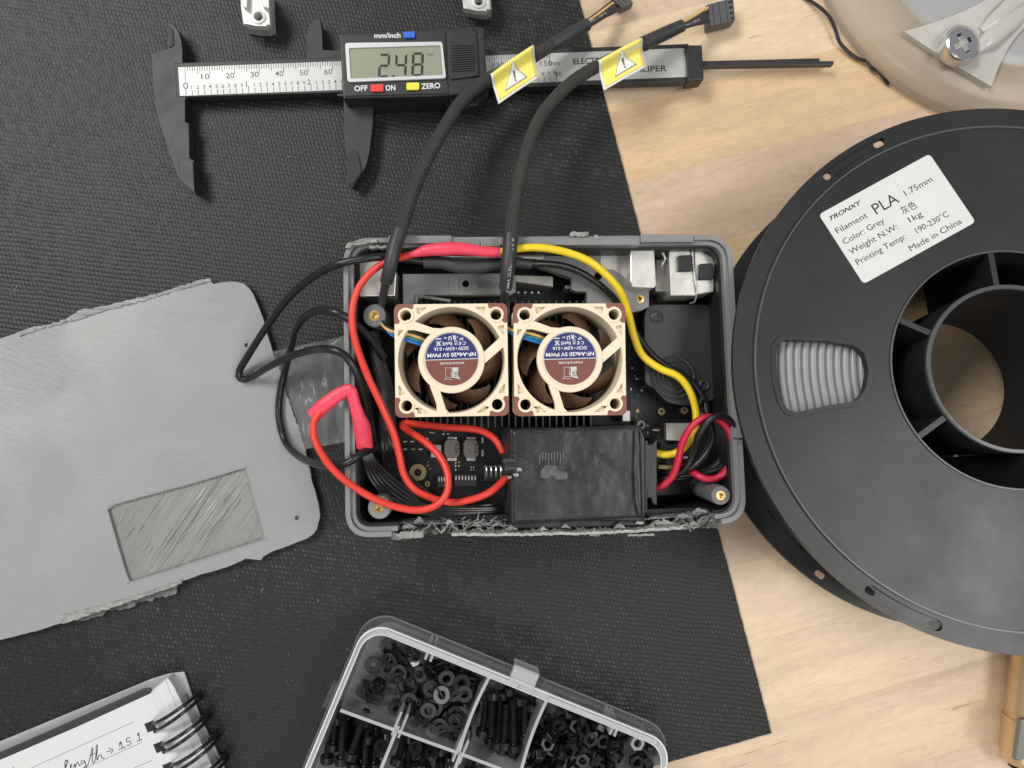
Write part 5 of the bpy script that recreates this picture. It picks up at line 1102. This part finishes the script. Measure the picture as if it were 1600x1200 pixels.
# ================================================================== champagne marker under the spool
mk = thing('metallic_marker', 'champagne gold metal marker with grey clip, poking out beneath the spool', 'marker', P(1600, 1110, 0))
a = P(1624, 960, 9); b = P(1597, 1190, 8.2); d = (b - a); Lm = d.length
MM_ = Matrix.Translation(a) @ Vector((0, 0, 1)).rotation_difference(d.normalized()).to_matrix().to_4x4()
def pm(nm, prof, m): mb = MB(); mb.lathe(prof, n=48, M=MM_); return obj(nm, mb, M_[m], mk)
J = Lm * .715
pm('barrel', [(.01, -60), (7.2, -60), (8.3, -58), (8.3, J - 2.5), (8.0, J - 2.2), (8.0, J)], 'gold')
pm('joint_ring', [(7.9, J - .4), (8.8, J - .2), (9.0, J + .3), (9.0, J + 1.4), (8.6, J + 1.6)], 'gold')
pm('cap', [(8.4, J + 1.5), (8.3, Lm - 2), (7.7, Lm - .2), (6.6, Lm + .8), (5.0, Lm + 1.2)], 'gold')
pm('end_button', [(5.0, Lm + .9), (4.8, Lm + 2.6), (3.5, Lm + 3.2), (.01, Lm + 3.3)], 'darksteel')
sd = Vector((d.y, -d.x, 0)).normalized()
c0 = P(1602, 1124, 18.3); c1 = P(1590, 1186, 17.3); s_ = Vector((1, .12, 0))
mb = MB(); mb.prism([c0 - s_ * 1.5, c0 + s_ * 2.2, c1 + s_ * 2.2, c1 - s_ * 1.5], 15.8, 18.2); obj('clip', mb, M_['clip'], mk, bevel=.4, smooth=0)

# ================================================================== translucent cast base with screw
cb_ = thing('frosted_base', 'large round frosted plastic base at the top right corner behind the spool', 'plastic base', P(1560, -40, 0))
q1 = [P(x, y, 4) for x, y in ((1290, 0), (1345, 82), (1475, 173))]
def circ3(a, b, c):
    D = 2 * (a.x * (b.y - c.y) + b.x * (c.y - a.y) + c.x * (a.y - b.y)); A2, B2, C2 = a.length_squared, b.length_squared, c.length_squared
    A2, B2, C2 = (p.x ** 2 + p.y ** 2 for p in (a, b, c))
    return Vector(((A2 * (b.y - c.y) + B2 * (c.y - a.y) + C2 * (a.y - b.y)) / D, (A2 * (c.x - b.x) + B2 * (a.x - c.x) + C2 * (b.x - a.x)) / D))
cc = circ3(*q1); RB = (q1[0].to_2d() - cc).length
mb = MB(); mb.lathe([(RB - 5, .3), (RB - 1.0, 1), (RB, 4), (RB - .8, 7), (RB - 3, 10), (RB - 8, 12.2), (RB - 15, 13.4), (RB - 22, 13.6), (RB - 23, 13.2), (.01, 13.0)], (cc.x, cc.y), 160); body = obj('base_body', mb, M_['cast'], cb_, smooth=60)
mb = MB(); mb.lathe([(RB - 21.0, 13.2), (RB - 23, 14.2), (RB - 27, 14.6), (.01, 14.9)], (cc.x, cc.y), 120); obj('inner_floor', mb, M_['cast3'], body, smooth=60)
# three-cornered foot with concave sides
def arc_edge(a, b, sag, n=12):
    A = Vector(a); B = Vector(b); d_ = B - A; nn = Vector((-d_.y, d_.x)).normalized(); return [tuple(A + d_ * (i / n) + nn * sag * math.sin(PI * i / n)) for i in range(n)]
foot = arc_edge((1415, 45), (1555, 133), 2) + arc_edge((1555, 133), (1625, 20), -10) + arc_edge((1625, 20), (1625, -60), 0) + arc_edge((1625, -60), (1415, 45), -14)
fp = PL(foot, 18); fc = P(1535, 50, 18)
vs = []; rings_ = [(1.0, 14.2), (.985, 16.0), (.7, 15.8), (.45, 15.6), (.2, 15.5)]
n = len(fp)
for (s_, z) in rings_:
    for p in fp: vs.append((fc.x + (p.x - fc.x) * s_, fc.y + (p.y - fc.y) * s_, z + (1.2 * noise.noise((p.x * .05, p.y * .05, s_ * 3)) if s_ < .9 else 0)))
vs.append((fc.x, fc.y, 15.8)); fs = []
for j in range(len(rings_) - 1):
    for i in range(n): k = (i + 1) % n; fs.append((j * n + i, j * n + k, (j + 1) * n + k, (j + 1) * n + i))
for i in range(n): fs.append(((len(rings_) - 1) * n + i, (len(rings_) - 1) * n + (i + 1) % n, len(vs) - 1))
mb = MB(); mb.add(vs, fs); ft = obj('raised_foot', mb, M_['cast2'], cb_, smooth=50)
bm_ = bmesh.new(); bm_.from_mesh(ft.data); bmesh.ops.recalc_face_normals(bm_, faces=bm_.faces); bm_.to_mesh(ft.data); bm_.free()
c = P(1503, 68, 18)
mb = MB(); mb.lathe([(8.6, 15), (8.4, 17), (7.6, 18.2), (6.9, 17), (6.6, 14)], (c.x, c.y), 48); obj('screw_seat', mb, M_['cast2'], ft)
for i, (x, y, w) in enumerate(((1555, 30, 5), (1545, 62, 6))):
    p0 = P(x, y, 16.2); mb = MB(); mb.tube([p0 + Vector((-6, -5, 0)), p0 + Vector((0, 0, 1.2)), p0 + Vector((9, 8, .4)), p0 + Vector((20, 17, -1))], [w * .3, w * .6, w * .7, w * .4], 14, flat=.45); obj('moulded_rib', mb, M_['cast2'], ft)
def phillips(name, x, y, z, R_, h, parent=None, label='', ang=.5):
    t = thing(name, label, 'screw', P(x, y, z - h)); c = P(x, y, z)
    mb = MB(); n = 64; cr = []
    def cross(w, L): return [(L, w), (w, w), (w, L), (-w, L), (-w, w), (-L, w), (-L, -w), (-w, -w), (-w, -L), (w, -L), (w, -w), (L, -w)]
    rc = Matrix.Rotation(ang, 2)
    hole = [tuple(rc @ Vector(p) + c.to_2d()) for p in cross(R_ * .15, R_ * .6)]
    mb.prism(ring(c.x, c.y, R_ * .86, n), z - 1.6, z, [hole[::-1]])
    obj('head_top', mb, M_['steel2'], t, smooth=0)
    mb = MB(); mb.lathe([(R_ * .9, z - h), (R_, z - h + .4), (R_, z - 1.2), (R_ * .96, z - .5), (R_ * .86, z - .05)], (c.x, c.y), n); obj('head_side', mb, M_['steel2'], t)
    mb = MB(); mb.cyl((c.x, c.y), R_ * .5, z - 4, z - 1.55, 24); mb.cyl((c.x, c.y), R_ * .45, z - h - 12, z - h + .1, 24); obj('shank', mb, M_['steel'], t)
phillips('phillips_screw', 1505.5, 67, 22.5, 6.9, 6.5, label='shiny cross-head screw standing in the frosted plastic base at top right')
# thin bent wire beside the base
mb = MB(); mb.tube([P(x, y, z) for x, y, z in ((1250, -8, 1), (1264, 0, 1.5), (1284, 14, 3), (1297, 28, 3.5), (1306, 48, 3), (1312, 66, 2.5), (1328, 83, 2), (1344, 93, 2), (1356, 96, 2), (1359, 103, 2), (1363, 107, 2.2), (1371, 110, 2), (1378, 117, 2), (1388, 132, 1))], .72, 10); ground_thing('bent_wire', mb, M_['bwire'], 'thin bent black wire lying on the wood beside the frosted base', 'wire')

# ================================================================== small clear brackets at the top edge
def small_bracket(label, cx, cy, dx, rot_, hole, cut):
    t = thing('corner_clip', label, 'bracket', P(cx, cy, 1.5)); Z = 12
    f_ = lambda x, y, z: P(x, y, z)
    o_ = [(376, -14), (376.5, 9), (380.5, 37), (388, 38), (400, 40.5), (416, 41), (417, 38), (422, 39), (420.5, 20), (419.5, -14)]
    o_ = [(x + dx[0], y + dx[1]) for x, y in o_]
    hc = f_(404 + dx[0], 26.5 + dx[1], Z)
    mb = MB(); mb.prism(PL(o_, Z), 8.5, Z, [ring(hc.x, hc.y, 1.65, 24)[::-1]]); pl_ = obj('clip_plate', mb, M_['alu'], t, bevel=.4, smooth=0)
    mb = MB(); mb.lathe([(3.1, Z - .1), (2.9, Z + .5), (1.9, Z + .6), (1.6, Z - 1)], (hc.x, hc.y), 24); obj('hole_collar', mb, M_['alu'], pl_)
    bs = [(x + (3 if x > 400 else -1) * .8, y + (3 if y > 30 else 0)) for x, y in o_]
    mb = MB(); mb.prism(PL(bs, 8.4), 1.6, 8.4, [ring(hc.x, hc.y, 1.7, 24)[::-1]]); obj('clip_foot', mb, M_['cast3'], t, bevel=.3, smooth=0)
    for (xa_, xb_) in ((378, 386), (409, 419)):
        mb = MB(); mb.prism(PL([(xa_ + dx[0], -14 + dx[1]), (xb_ + dx[0], -14 + dx[1]), (xb_ + dx[0] + (1 if xa_ > 400 else -1), 12 + dx[1]), (xa_ + dx[0] + 1, 10 + dx[1])], 15), 11.5, 14.5); obj('side_wall', mb, M_['alu'], pl_, bevel=.4, smooth=0)
small_bracket('small pale bracket with a hole, on the mat above the caliper jaws', 400, 15, (0, 0), 0, None, None)
small_bracket('small pale bracket with a hole, on the mat above the caliper thumb grip', 745, 2, (344, -24), 0, None, None)

# ================================================================== spiral notebook
nb = thing('spiral_notebook', 'open spiral notebook with handwriting on its lined page', 'notebook', P(150, 1170, 1.5))
def N(x, y): return (x / 4.2105, 1000 + y / 4.2105)
def cp2(name, pts, z0, z1, m, parent=nb, bev=.15, label=None, conv=True):
    mb = MB(); mb.prism(PL([N(*p) for p in pts] if conv else pts, z1), z0, z1); return obj(name, mb, M_[m], parent, bevel=bev, smooth=0, label=label)
cp2('back_cover', [(-300, 790), (0, 668), (500, 462), (1000, 255), (1110, 222), (1210, 210), (1250, 330), (1340, 560), (1420, 720), (1500, 900), (1560, 1040), (-300, 1700)], 2.0, 2.9, 'cover_clear')
cp2('front_cover', [(-300, 850), (0, 740), (500, 520), (940, 322), (985, 318), (1000, 350), (1010, 400), (900, 700), (-300, 1500)], 7.4, 8.6, 'black', bev=.25)
st_ = [(1000, 335), (1050, 290), (1105, 248), (1140, 300), (1200, 420), (1270, 560), (1350, 730), (1450, 950), (1520, 1100), (1300, 1100)]
cp2('page_block', [(-300, 960), (0, 810), (990, 345)] + st_[1:] + [(-300, 1600)], 3.0, 8.5, 'paper_edge')
for i in range(9):
    t = i / 9; cp2('loose_page', [(990 + t * 95, 350 - t * 92), (1000 + t * 100, 345 - t * 88), (1240 + t * 112, 900 - t * 20), (1300 + t * 120, 1100), (1280 + t * 120, 1100)], 8.45, 8.7 + .06 * (9 - i) % .3, 'paper', bev=0)
page = cp2('lined_page', [(-300, 920), (0, 790), (500, 575), (990, 352), (1030, 440), (1120, 640), (1215, 850), (1330, 1100), (-300, 1700)], 8.75, 9.0, 'paper', bev=0)
ZPg = 9.02
def stroke(nm, pts, r, m, z=ZPg, conv=True):
    mb = MB(); mb.tube([P(*(N(*p) if conv else p), z) for p in pts], r, 6, flat=.3, step=.5); return obj(nm, mb, M_[m], page)
for (x0, y0, x1, y1) in ((205, 842, 877, 540), (480, 880, 935, 672), (880, 842, 1000, 793), (-20, 940, 200, 845), (300, 958, 560, 840)): stroke('ruled_line', [(x0, y0), ((x0 + x1) / 2, (y0 + y1) / 2), (x1, y1)], .09, 'ink2')
hand = [ [(432, 800), (445, 790), (440, 815), (430, 850)], [(428, 842), (436, 818), (447, 800), (440, 790), (428, 800), (430, 850), (444, 862), (462, 845), (474, 822), (468, 815), (462, 830), (470, 850), (486, 842)], [(486, 842), (492, 812), (496, 838), (506, 806), (516, 806), (520, 828), (530, 820)],
         [(548, 790), (534, 798), (536, 816), (552, 808), (556, 792), (566, 830), (572, 852), (556, 862), (546, 846), (580, 820)], [(580, 820), (596, 760), (606, 710), (612, 722), (606, 770), (612, 812), (624, 800)], [(588, 762), (625, 745)],
         [(624, 800), (632, 740), (634, 692), (642, 700), (636, 760), (640, 792), (650, 762), (664, 756), (672, 780), (686, 772)], [(700, 735), (732, 728)], [(716, 712), (742, 722), (730, 748)],
         [(785, 700), (796, 668), (782, 684)], [(796, 668), (806, 712)], [(780, 722), (806, 712), (826, 702)], [(856, 640), (832, 650), (834, 672), (852, 664), (862, 676), (850, 694), (834, 690)], [(908, 632), (914, 608), (902, 624)], [(912, 610), (918, 658)], [(900, 668), (918, 660), (936, 654)], [(85, 838), (95, 850)]]
for pts in hand: stroke('handwriting', pts, .17, 'pen')
# double wire rings
for k in range(4):
    dx, dy = 59 * k, 136 * k
    for (a, b) in (((1010, 548), (1275, 378)), ((1035, 590), (1290, 408))):
        a = (a[0] + dx, a[1] + dy); b = (b[0] + dx, b[1] + dy); A = P(*N(*a), 9.3); B = P(*N(*b), 7.5); up = Vector((0, 0, 1)); m1 = A * .8 + B * .2 + up * 3.6; m2 = A * .45 + B * .55 + up * 6.0; m3 = A * .12 + B * .88 + up * 4.2; e_ = B + (B - A).normalized() * 1.0 - up * 3.5
        mb = MB(); mb.tube([A - (B - A).normalized() * 1.4 - up * .2, A + up * .4, m1, m2, m3, B, e_, B - (B - A) * .1 - up * 6.3, B - (B - A) * .22 - up * 5.2], .72, 10); obj('binding_ring', mb, M_['bwire2'], nb)
    cp2('punched_hole', [(948 + dx, 552 + dy), (1008 + dx, 528 + dy), (1030 + dx, 585 + dy), (972 + dx, 610 + dy)], 8.9, 9.04, 'black_deep', bev=0)
    cp2('punched_hole', [(1180 + dx, 378 + dy), (1232 + dx, 358 + dy), (1252 + dx, 408 + dy), (1204 + dx, 425 + dy)], 2.85, 3.0, 'black_deep', bev=0)

# ================================================================== sorting box with washers, bolts and nuts
ZO = 20.0
ob = thing('sorting_box', 'clear plastic compartment box full of black washers, bolts and nuts', 'organiser box', P(760, 1130, 1.5))
def Q(x, y, z=ZO): return P(x, y, z)
O_tl = Q(575, 969); O_tr = Q(1052, 1163); exo = (O_tr - O_tl).normalized(); eyo = Vector((exo.y, -exo.x, 0))     # eyo points down the picture
if eyo.y > 0: eyo = -eyo
BW = (O_tr - O_tl).length; BH = 78.0
OM = Matrix((exo, eyo, Vector((0, 0, 1)))).transposed().to_4x4(); OM.translation = Vector((O_tl.x, O_tl.y, 0))
OI = OM.inverted()
def oq(x, y, z=ZO): p = OI @ Q(x, y, z); return (p.x, p.y)
def opr(mb, loop, z0, z1, holes=()): 
    mb.prism([tuple((OM @ Vector((x, y, 0)))[:2]) for x, y in loop], z0, z1, [[tuple((OM @ Vector((x, y, 0)))[:2]) for x, y in h] for h in holes]); return mb
def loft(mb, loops):
    """loops: list of (points, z) with equal counts, in box coordinates"""
    vs = []; n = len(loops[0][0])
    for pts, z in loops: vs += [tuple(OM @ Vector((x, y, z))) for x, y in pts]
    fs = [(j * n + i, j * n + (i + 1) % n, (j + 1) * n + (i + 1) % n, (j + 1) * n + i) for j in range(len(loops) - 1) for i in range(n)]
    return mb.add(vs, fs)
TP = 2.6
mb = opr(MB(), rrect(TP, BW - TP, TP, BH - TP, 8, 10), 1.6, 3.0); obj('box_floor', mb, M_['frost_floor'], ob, smooth=0)
mb = loft(MB(), [(rrect(TP, BW - TP, TP, BH - TP, 8, 10), 3.05), (rrect(0, BW, 0, BH, 9.5, 10), ZO), (rrect(1.1, BW - 1.1, 1.1, BH - 1.1, 8.6, 10), ZO), (rrect(TP + 1.1, BW - TP - 1.1, TP + 1.1, BH - TP - 1.1, 7, 10), 3.05)]); obj('box_wall', mb, M_['frost'], ob, smooth=50)
mb = opr(MB(), rrect(-.4, BW + .4, -.4, BH + .4, 10, 10), ZO - 1.0, ZO + .4, [rrect(1.5, BW - 1.5, 2.6, BH - 1.9, 8.2, 10)[::-1]]); obj('box_rim', mb, M_['frost2'], ob, bevel=.3, smooth=0)
edge_m = mat('frosted_edge', (.78, .79, .80), .2, alpha=.8)
mb = opr(MB(), rrect(-.5, BW + .5, -.5, BH + .5, 10, 10), ZO + .4, ZO + 1.2, [rrect(.1, BW - .1, .1, BH - .1, 9.7, 10)[::-1]]); obj('rim_edge', mb, edge_m, ob, bevel=.2, smooth=0)
mb = opr(MB(), rrect(1.2, BW - 1.2, 2.4, BH - 1.4, 8.4, 10), ZO + .35, ZO + .7, [rrect(1.6, BW - 1.6, 2.8, BH - 1.9, 8.1, 10)[::-1]]); obj('rim_edge', mb, edge_m, ob, bevel=.1, smooth=0)
for x0_, x1_ in ((8, 62.5), (76, BW - 7)):
    mb = opr(MB(), [(x0_, .4), (x1_, .4), (x1_ + .8, 1.2), (x1_, 2.4), (x0_, 2.4)], ZO + .3, ZO + 1.5); obj('rim_rail', mb, M_['frost2'], ob, bevel=.3, smooth=0)
# thin clear lip of the opened lid below the rim
mb = opr(MB(), rrect(-1.6, BW + .4, -3.4, BH + 3, 11, 10), ZO - 5, ZO - 4.3, [rrect(-1.3, BW + .1, -2.9, BH + 2, 10.7, 10)[::-1]]); obj('lid_lip', mb, M_['bag'], ob, smooth=0)
mb = opr(MB(), rrect(-1.3, BW + .1, -2.9, BH + 2, 10.7, 10), ZO - 4.6, ZO - 4.4, [rrect(.2, BW - .2, .2, BH, 10, 10)[::-1]]); obj('lid_lip', mb, M_['clear'], ob, smooth=0)
def wall_seg(a, b, th, z0, z1, nm='divider', bow=0):
    A = Vector(oq(*a)); B = Vector(oq(*b)); d_ = B - A; nn = Vector((-d_.y, d_.x)).normalized(); pts = []; n_ = 12
    for i in range(n_ + 1): pts.append(tuple(A + d_ * (i / n_) + nn * (th / 2 + bow * math.sin(PI * i / n_))))
    for i in range(n_, -1, -1): pts.append(tuple(A + d_ * (i / n_) + nn * (-th / 2 + bow * math.sin(PI * i / n_))))
    mb = opr(MB(), pts, z0, z1); o = obj(nm, mb, M_['frost'], ob, smooth=0)
    mb = opr(MB(), pts, z1, z1 + .35); obj('divider_edge', mb, M_['frost2'], o, smooth=0)
wall_seg((531, 1111), (716, 1178), 1.2, 3, ZO - 1); wall_seg((716, 1178), (880, 1240), 1.2, 3, ZO - 1)
wall_seg((766, 1056), (716, 1180), 1.2, 3, ZO - 1, bow=1.0); wall_seg((858, 1088), (812, 1215), 1.2, 3, ZO - 1, bow=1.0)
wall_seg((622, 1136), (590, 1215), 1.2, 3, ZO - 1); wall_seg((719, 1180), (698, 1240), 1.2, 3, ZO - 1)
for (x, y) in ((621, 1142), (716, 1183)):
    A = Vector(oq(x, y))
    for s in (-1.3, 1.3):
        mb = opr(MB(), [(A.x + s - .45, A.y - 7), (A.x + s + .45, A.y - 7), (A.x + s + .45, A.y + 2.5), (A.x + s - .45, A.y + 2.5)], 3, ZO - .4); obj('divider_slot', mb, M_['frost2'], ob, smooth=0)
for (x, y) in ((666, 1026), (674, 1029), (958, 1134), (965, 1137)):
    A = Vector(oq(x, y)); mb = opr(MB(), [(A.x - .45, 1.2), (A.x + .45, 1.2), (A.x + .45, 5.6), (A.x - .45, 5.6)], 3, ZO + .3); obj('divider_slot', mb, M_['frost2'], ob, smooth=0)
A = Vector(oq(817, 1060)); mb = opr(MB(), [(A.x - 5, -5.2), (A.x + 5.2, -5.2), (A.x + 5.2, .6), (A.x - 5, .6)], ZO - 2, ZO + 1.8); opr(mb, [(A.x - 5, -6), (A.x + 5.2, -6), (A.x + 5.2, -5.1), (A.x - 5, -5.1)], ZO - 6, ZO + 1.8); obj('latch', mb, M_['frost2'], ob, bevel=.3, smooth=0)
A = Vector(oq(524, 1096)); mb = opr(MB(), [(-3.6, A.y - 5), (-.6, A.y - 5), (-.6, A.y + 5), (-3.6, A.y + 5)], ZO - 6, ZO - 2); obj('latch', mb, M_['clear'], ob, bevel=.3, smooth=0)
# contents
def shared(name, mb, m, smooth=35, bevel=0):
    o = obj(name, mb, M_[m], None, smooth=smooth); return o
wmb = MB(); wmb.lathe([(1.65, -.28), (3.25, -.28), (3.35, -.18), (3.35, .18), (3.25, .28), (1.65, .28), (1.55, .18), (1.55, -.18)], n=28, closed=True)
w0 = shared('washer', wmb, 'darksteel')
wmat2 = mat('worn_black_steel', (.018, .018, .019), .42, metal=.1, var=.3, vscale=500)
w1 = shared('washer', wmb, 'darksteel'); w1.data.materials[0] = wmat2
nmb = MB(); nmb.prism(ring(0, 0, 3.1, 6), -1.25, 1.25, [ring(0, 0, 1.45, 16)[::-1]]); n0 = shared('hex_nut', nmb, 'darksteel', smooth=0)
m_ = n0.modifiers.new('bevel', 'BEVEL'); m_.width = .22 * MM; m_.segments = 2; m_.limit_method = 'ANGLE'
def bolt_meshes(L):
    h = MB(); h.lathe([(.8, 0), (2.55, 0), (2.75, .2), (2.75, 2.6), (2.5, 2.95), (1.45, 2.95)], n=28); hx = ring(0, 0, 1.38, 6); h.prism(ring(0, 0, 1.6, 24), 1.2, 2.93, [hx[::-1]])
    h.prism(hx, 1.0, 1.25)
    s_ = MB(); pr = [(.01, -L)]; z = -L
    pr += [(1.2, -L), (1.45, -L + .3)]
    z = -L + .4
    while z < -.3: pr += [(1.5, z), (1.28, z + .25)]; z += .5
    pr.append((1.5, .05)); s_.lathe(pr, n=16); return h, s_
def orient(nx, ny, nz): return Vector((0, 0, 1)).rotation_difference(Vector((nx, ny, nz)).normalized()).to_matrix().to_4x4()
used = {'w0': False, 'w1': False, 'n': False}
WG = 'black washers in the clear sorting box'; NGp = 'black hex nuts in the clear sorting box'; BG = 'black socket bolts in the clear sorting box'
def put(src, M4, label, cat, group):
    o = src.copy(); COL.objects.link(o); o.matrix_world = Matrix.Translation(M4.translation * MM) @ M4.to_3x3().to_4x4(); tag(o, label, cat, group); return o
def inside(poly, x, y):
    c_ = False; j = len(poly) - 1
    for i in range(len(poly)):
        if (poly[i][1] > y) != (poly[j][1] > y) and x < (poly[j][0] - poly[i][0]) * (y - poly[i][1]) / (poly[j][1] - poly[i][1]) + poly[i][0]: c_ = not c_
        j = i
    return c_
rnd = random.Random(21)
# washers: pile in the first compartment; shallow at the left, deep at the right
cell1 = [oq(x, y, 10) for x, y in ((590, 1012), (762, 1066), (724, 1150), (700, 1160), (640, 1130), (562, 1098))]
hmap = {}
def drop(x, y, r, th):
    ks = [(int((x + dx) / 1.2), int((y + dy) / 1.2)) for dx in (-r, -r * .5, 0, r * .5, r) for dy in (-r, -r * .5, 0, r * .5, r) if dx * dx + dy * dy <= r * r * 1.1]
    z = max(hmap.get(k, 3.2) for k in ks)
    for k in ks: hmap[k] = z + th
    return z
cnt = 0; tries = 0
while cnt < 165 and tries < 9000:
    tries += 1
    u = rnd.random(); px = rnd.uniform(565, 765); py = rnd.uniform(1000, 1165)
    p = oq(px, py, 10)
    if not inside(cell1, *p): continue
    depth_ = min(1, max(.22, (px - 560) / 150))
    if rnd.random() > depth_: continue
    z = drop(p[0], p[1], 2.9, .55)
    if z > 4.5 + 9.5 * depth_: continue
    tilt = rnd.uniform(0, .18) if rnd.random() < .72 else rnd.uniform(.5, 1.25)
    if px > 650 and py < 1085 and rnd.random() < .55: tilt = rnd.uniform(.7, 1.3)
    a = rnd.uniform(0, 6.28); zc = z + .4 + 2.2 * math.sin(tilt)
    w = OM @ Vector((p[0], p[1], zc)); M4 = Matrix.Translation(w) @ orient(math.sin(tilt) * math.cos(a), math.sin(tilt) * math.sin(a), math.cos(tilt))
    put(w0 if rnd.random() < .6 else w1, M4, 'black steel washer in the heap of washers in the clear box', 'washer', WG); cnt += 1
# one light washer half on edge, as in the photo
wl = mat('bright_zinc', (.45, .45, .44), .35, metal=.7)
o = put(w1, Matrix.Translation(P(690, 1086, 15.5)) @ orient(.35, .3, .8), 'pale grey washer lying tilted among the black washers', 'washer', None); o.data = o.data.copy(); o.data.materials[0] = mat('pale_washer', (.16, .16, .155), .4, metal=.3)
mb = MB(); mb.prism(ragged(PL([(641, 1035), (645, 1042), (652, 1040), (655, 1034), (650, 1035)], 13), .3, .8, 3), 11, 13); ground_thing('metal_scrap', mb, wl, 'tiny bright metal scrap lying on the black washers', 'metal scrap')
# nuts
cell2 = [oq(x, y, 10) for x, y in ((866, 1100), (1010, 1152), (1020, 1172), (1008, 1230), (815, 1230), (822, 1195), (845, 1150))]
hmap = {}; cnt = 0; tries = 0
while cnt < 150 and tries < 7000:
    tries += 1; px = rnd.uniform(815, 1025); py = rnd.uniform(1095, 1215); p = oq(px, py, 10)
    if not inside(cell2, *p): continue
    z = drop(p[0], p[1], 2.1, 2.1)
    if z > 12.5: continue
    tilt = rnd.choice([rnd.uniform(0, .3), rnd.uniform(.2, .9), rnd.uniform(1.0, 1.57)]); a = rnd.uniform(0, 6.28)
    w = OM @ Vector((p[0], p[1], z + 1.8)); M4 = Matrix.Translation(w) @ orient(math.sin(tilt) * math.cos(a), math.sin(tilt) * math.sin(a), math.cos(tilt)) @ Matrix.Rotation(rnd.uniform(0, 1), 4, 'Z')
    put(n0, M4, 'black hexagonal nut in the heap of nuts in the clear box', 'nut', NGp); cnt += 1
o = put(n0, Matrix.Translation(P(995, 1160, 16)) @ orient(.1, .05, 1), 'bright-edged steel nut lying topmost in the right corner of the clear box', 'nut', None); o.data = o.data.copy(); o.data.materials[0] = mat('worn_steel_nut', (.25, .25, .245), .35, metal=.6)
for s in (w0, w1, n0): bpy.data.objects.remove(s)
# bolts
protoH = {}
for L in (14, 18, 22):
    h, s_ = bolt_meshes({14: 11, 18: 14, 22: 17}[L]); ho = obj('head', h, M_['darksteel'], None); so = obj('shank', s_, M_['darksteel'], None, smooth=20); protoH[L] = (ho, so)
def bolt(px, py, z, dirpx, L, label, rise=0):
    z = 4.6 + (z - 6) * .75; A = P(px, py, z); B = P(px + dirpx[0], py + dirpx[1], z); d_ = (A - B).normalized(); d_ = Vector((d_.x, d_.y, rise)).normalized()      # head points away from the shank
    ho, so = protoH[L]
    M4 = Matrix.Translation(A) @ orient(*d_)
    t = bpy.data.objects.new('socket_bolt', None); COL.objects.link(t); t.empty_display_size = .005
    t.matrix_world = Matrix.Translation(M4.translation * MM) @ M4.to_3x3().to_4x4(); tag(t, label, 'bolt', BG)
    for s in (ho, so): c_ = s.copy(); COL.objects.link(c_); c_.parent = t
    return t
LB2 = 'black socket head bolt in the middle compartment left of the nuts'
for (x, y, z, dx, dy, L, r) in ((769, 1093, 17, -1, 40, 18, -.1), (755, 1138, 14, 5, -40, 14, .0), (777, 1158, 14, 3, -60, 22, .05), (788, 1158, 15, 3, -60, 18, .1), (803, 1162, 14, -1, -60, 22, .05), (820, 1148, 11, 1, -60, 18, 0), (830, 1130, 8, 2, -50, 18, 0), (786, 1166, 7, 3, -40, 14, 0), (797, 1172, 9, -20, -6, 14, .3), (783, 1092, 10, 0, 50, 18, 0), (811, 1100, 9, -2, 50, 18, .0), (768, 1150, 7, 6, -50, 22, 0), (812, 1176, 6, 5, -40, 18, 0), (795, 1085, 8, 0, 40, 14, 0), (832, 1110, 10, -2, 40, 14, 0)):
    bolt(x, y, z, (dx, dy), L, LB2, r)
LB1 = 'black socket head bolt in the lower left compartment of the clear box'
for (x, y, z, dx, dy, L, r) in ((534, 1182, 17, 3, -60, 22, .0), (550, 1174, 18, 14, -40, 22, .0), (594, 1169, 17, -10, 30, 14, 1.2), (553, 1190, 13, 10, -60, 22, 0), (575, 1160, 12, -3, 50, 18, 0), (540, 1122, 12, 1, 50, 18, 0), (522, 1160, 10, 6, -60, 22, 0), (605, 1140, 12, -4, 40, 18, .4), (562, 1130, 10, 0, 50, 18, 0), (512, 1180, 8, 4, -50, 22, 0), (585, 1190, 10, 3, -50, 18, 0), (528, 1130, 9, -3, 40, 14, 0), (570, 1196, 14, 2, -50, 18, 0), (548, 1150, 7, 4, -40, 18, 0)):
    bolt(x, y, z, (dx, dy), L, LB1, r)
LB3 = 'black socket head bolt in the lower middle compartment of the clear box'
for (x, y, z, dx, dy, L, r) in ((649, 1170, 17, -6, 30, 14, 1.3), (675, 1180, 15, 2, 40, 14, .8), (622, 1184, 13, 10, -30, 14, .2), (640, 1158, 9, -3, 40, 18, 0), (690, 1178, 10, 0, 40, 18, 0), (660, 1196, 12, 5, -30, 18, .3), (705, 1190, 12, -3, 40, 14, .3), (632, 1196, 8, 20, -3, 18, 0), (668, 1166, 7, 0, 40, 14, 0), (735, 1205, 8, 10, -10, 18, 0), (750, 1196, 10, 4, 30, 14, .2)):
    bolt(x, y, z, (dx, dy), L, LB3, r)
for L in protoH:
    for s in protoH[L]: bpy.data.objects.remove(s)
# lint on the mat
rnd = random.Random(31); lint = MB()
for i in range(40):
    x = rnd.uniform(10, 1100); y = rnd.uniform(10, 1190); p = P(x, y, 1.65); r = rnd.uniform(.08, .26)
    if rnd.random() < .4:
        a = rnd.uniform(0, 6); lint.tube([p, p + Vector((math.cos(a), math.sin(a), .1)) * rnd.uniform(.5, 1.2), p + Vector((math.cos(a + .7), math.sin(a + .7), 0)) * rnd.uniform(1, 2.4)], .06, 5)
    else: lint.add([p + Vector((r * math.cos(k * 2.1), r * math.sin(k * 2.1), 0)) for k in range(3)] + [p + Vector((0, 0, r))], [(0, 1, 3), (1, 2, 3), (2, 0, 3)])
lo = obj('mat_lint', lint, M_['lint'], None, smooth=0); lo['kind'] = 'stuff'
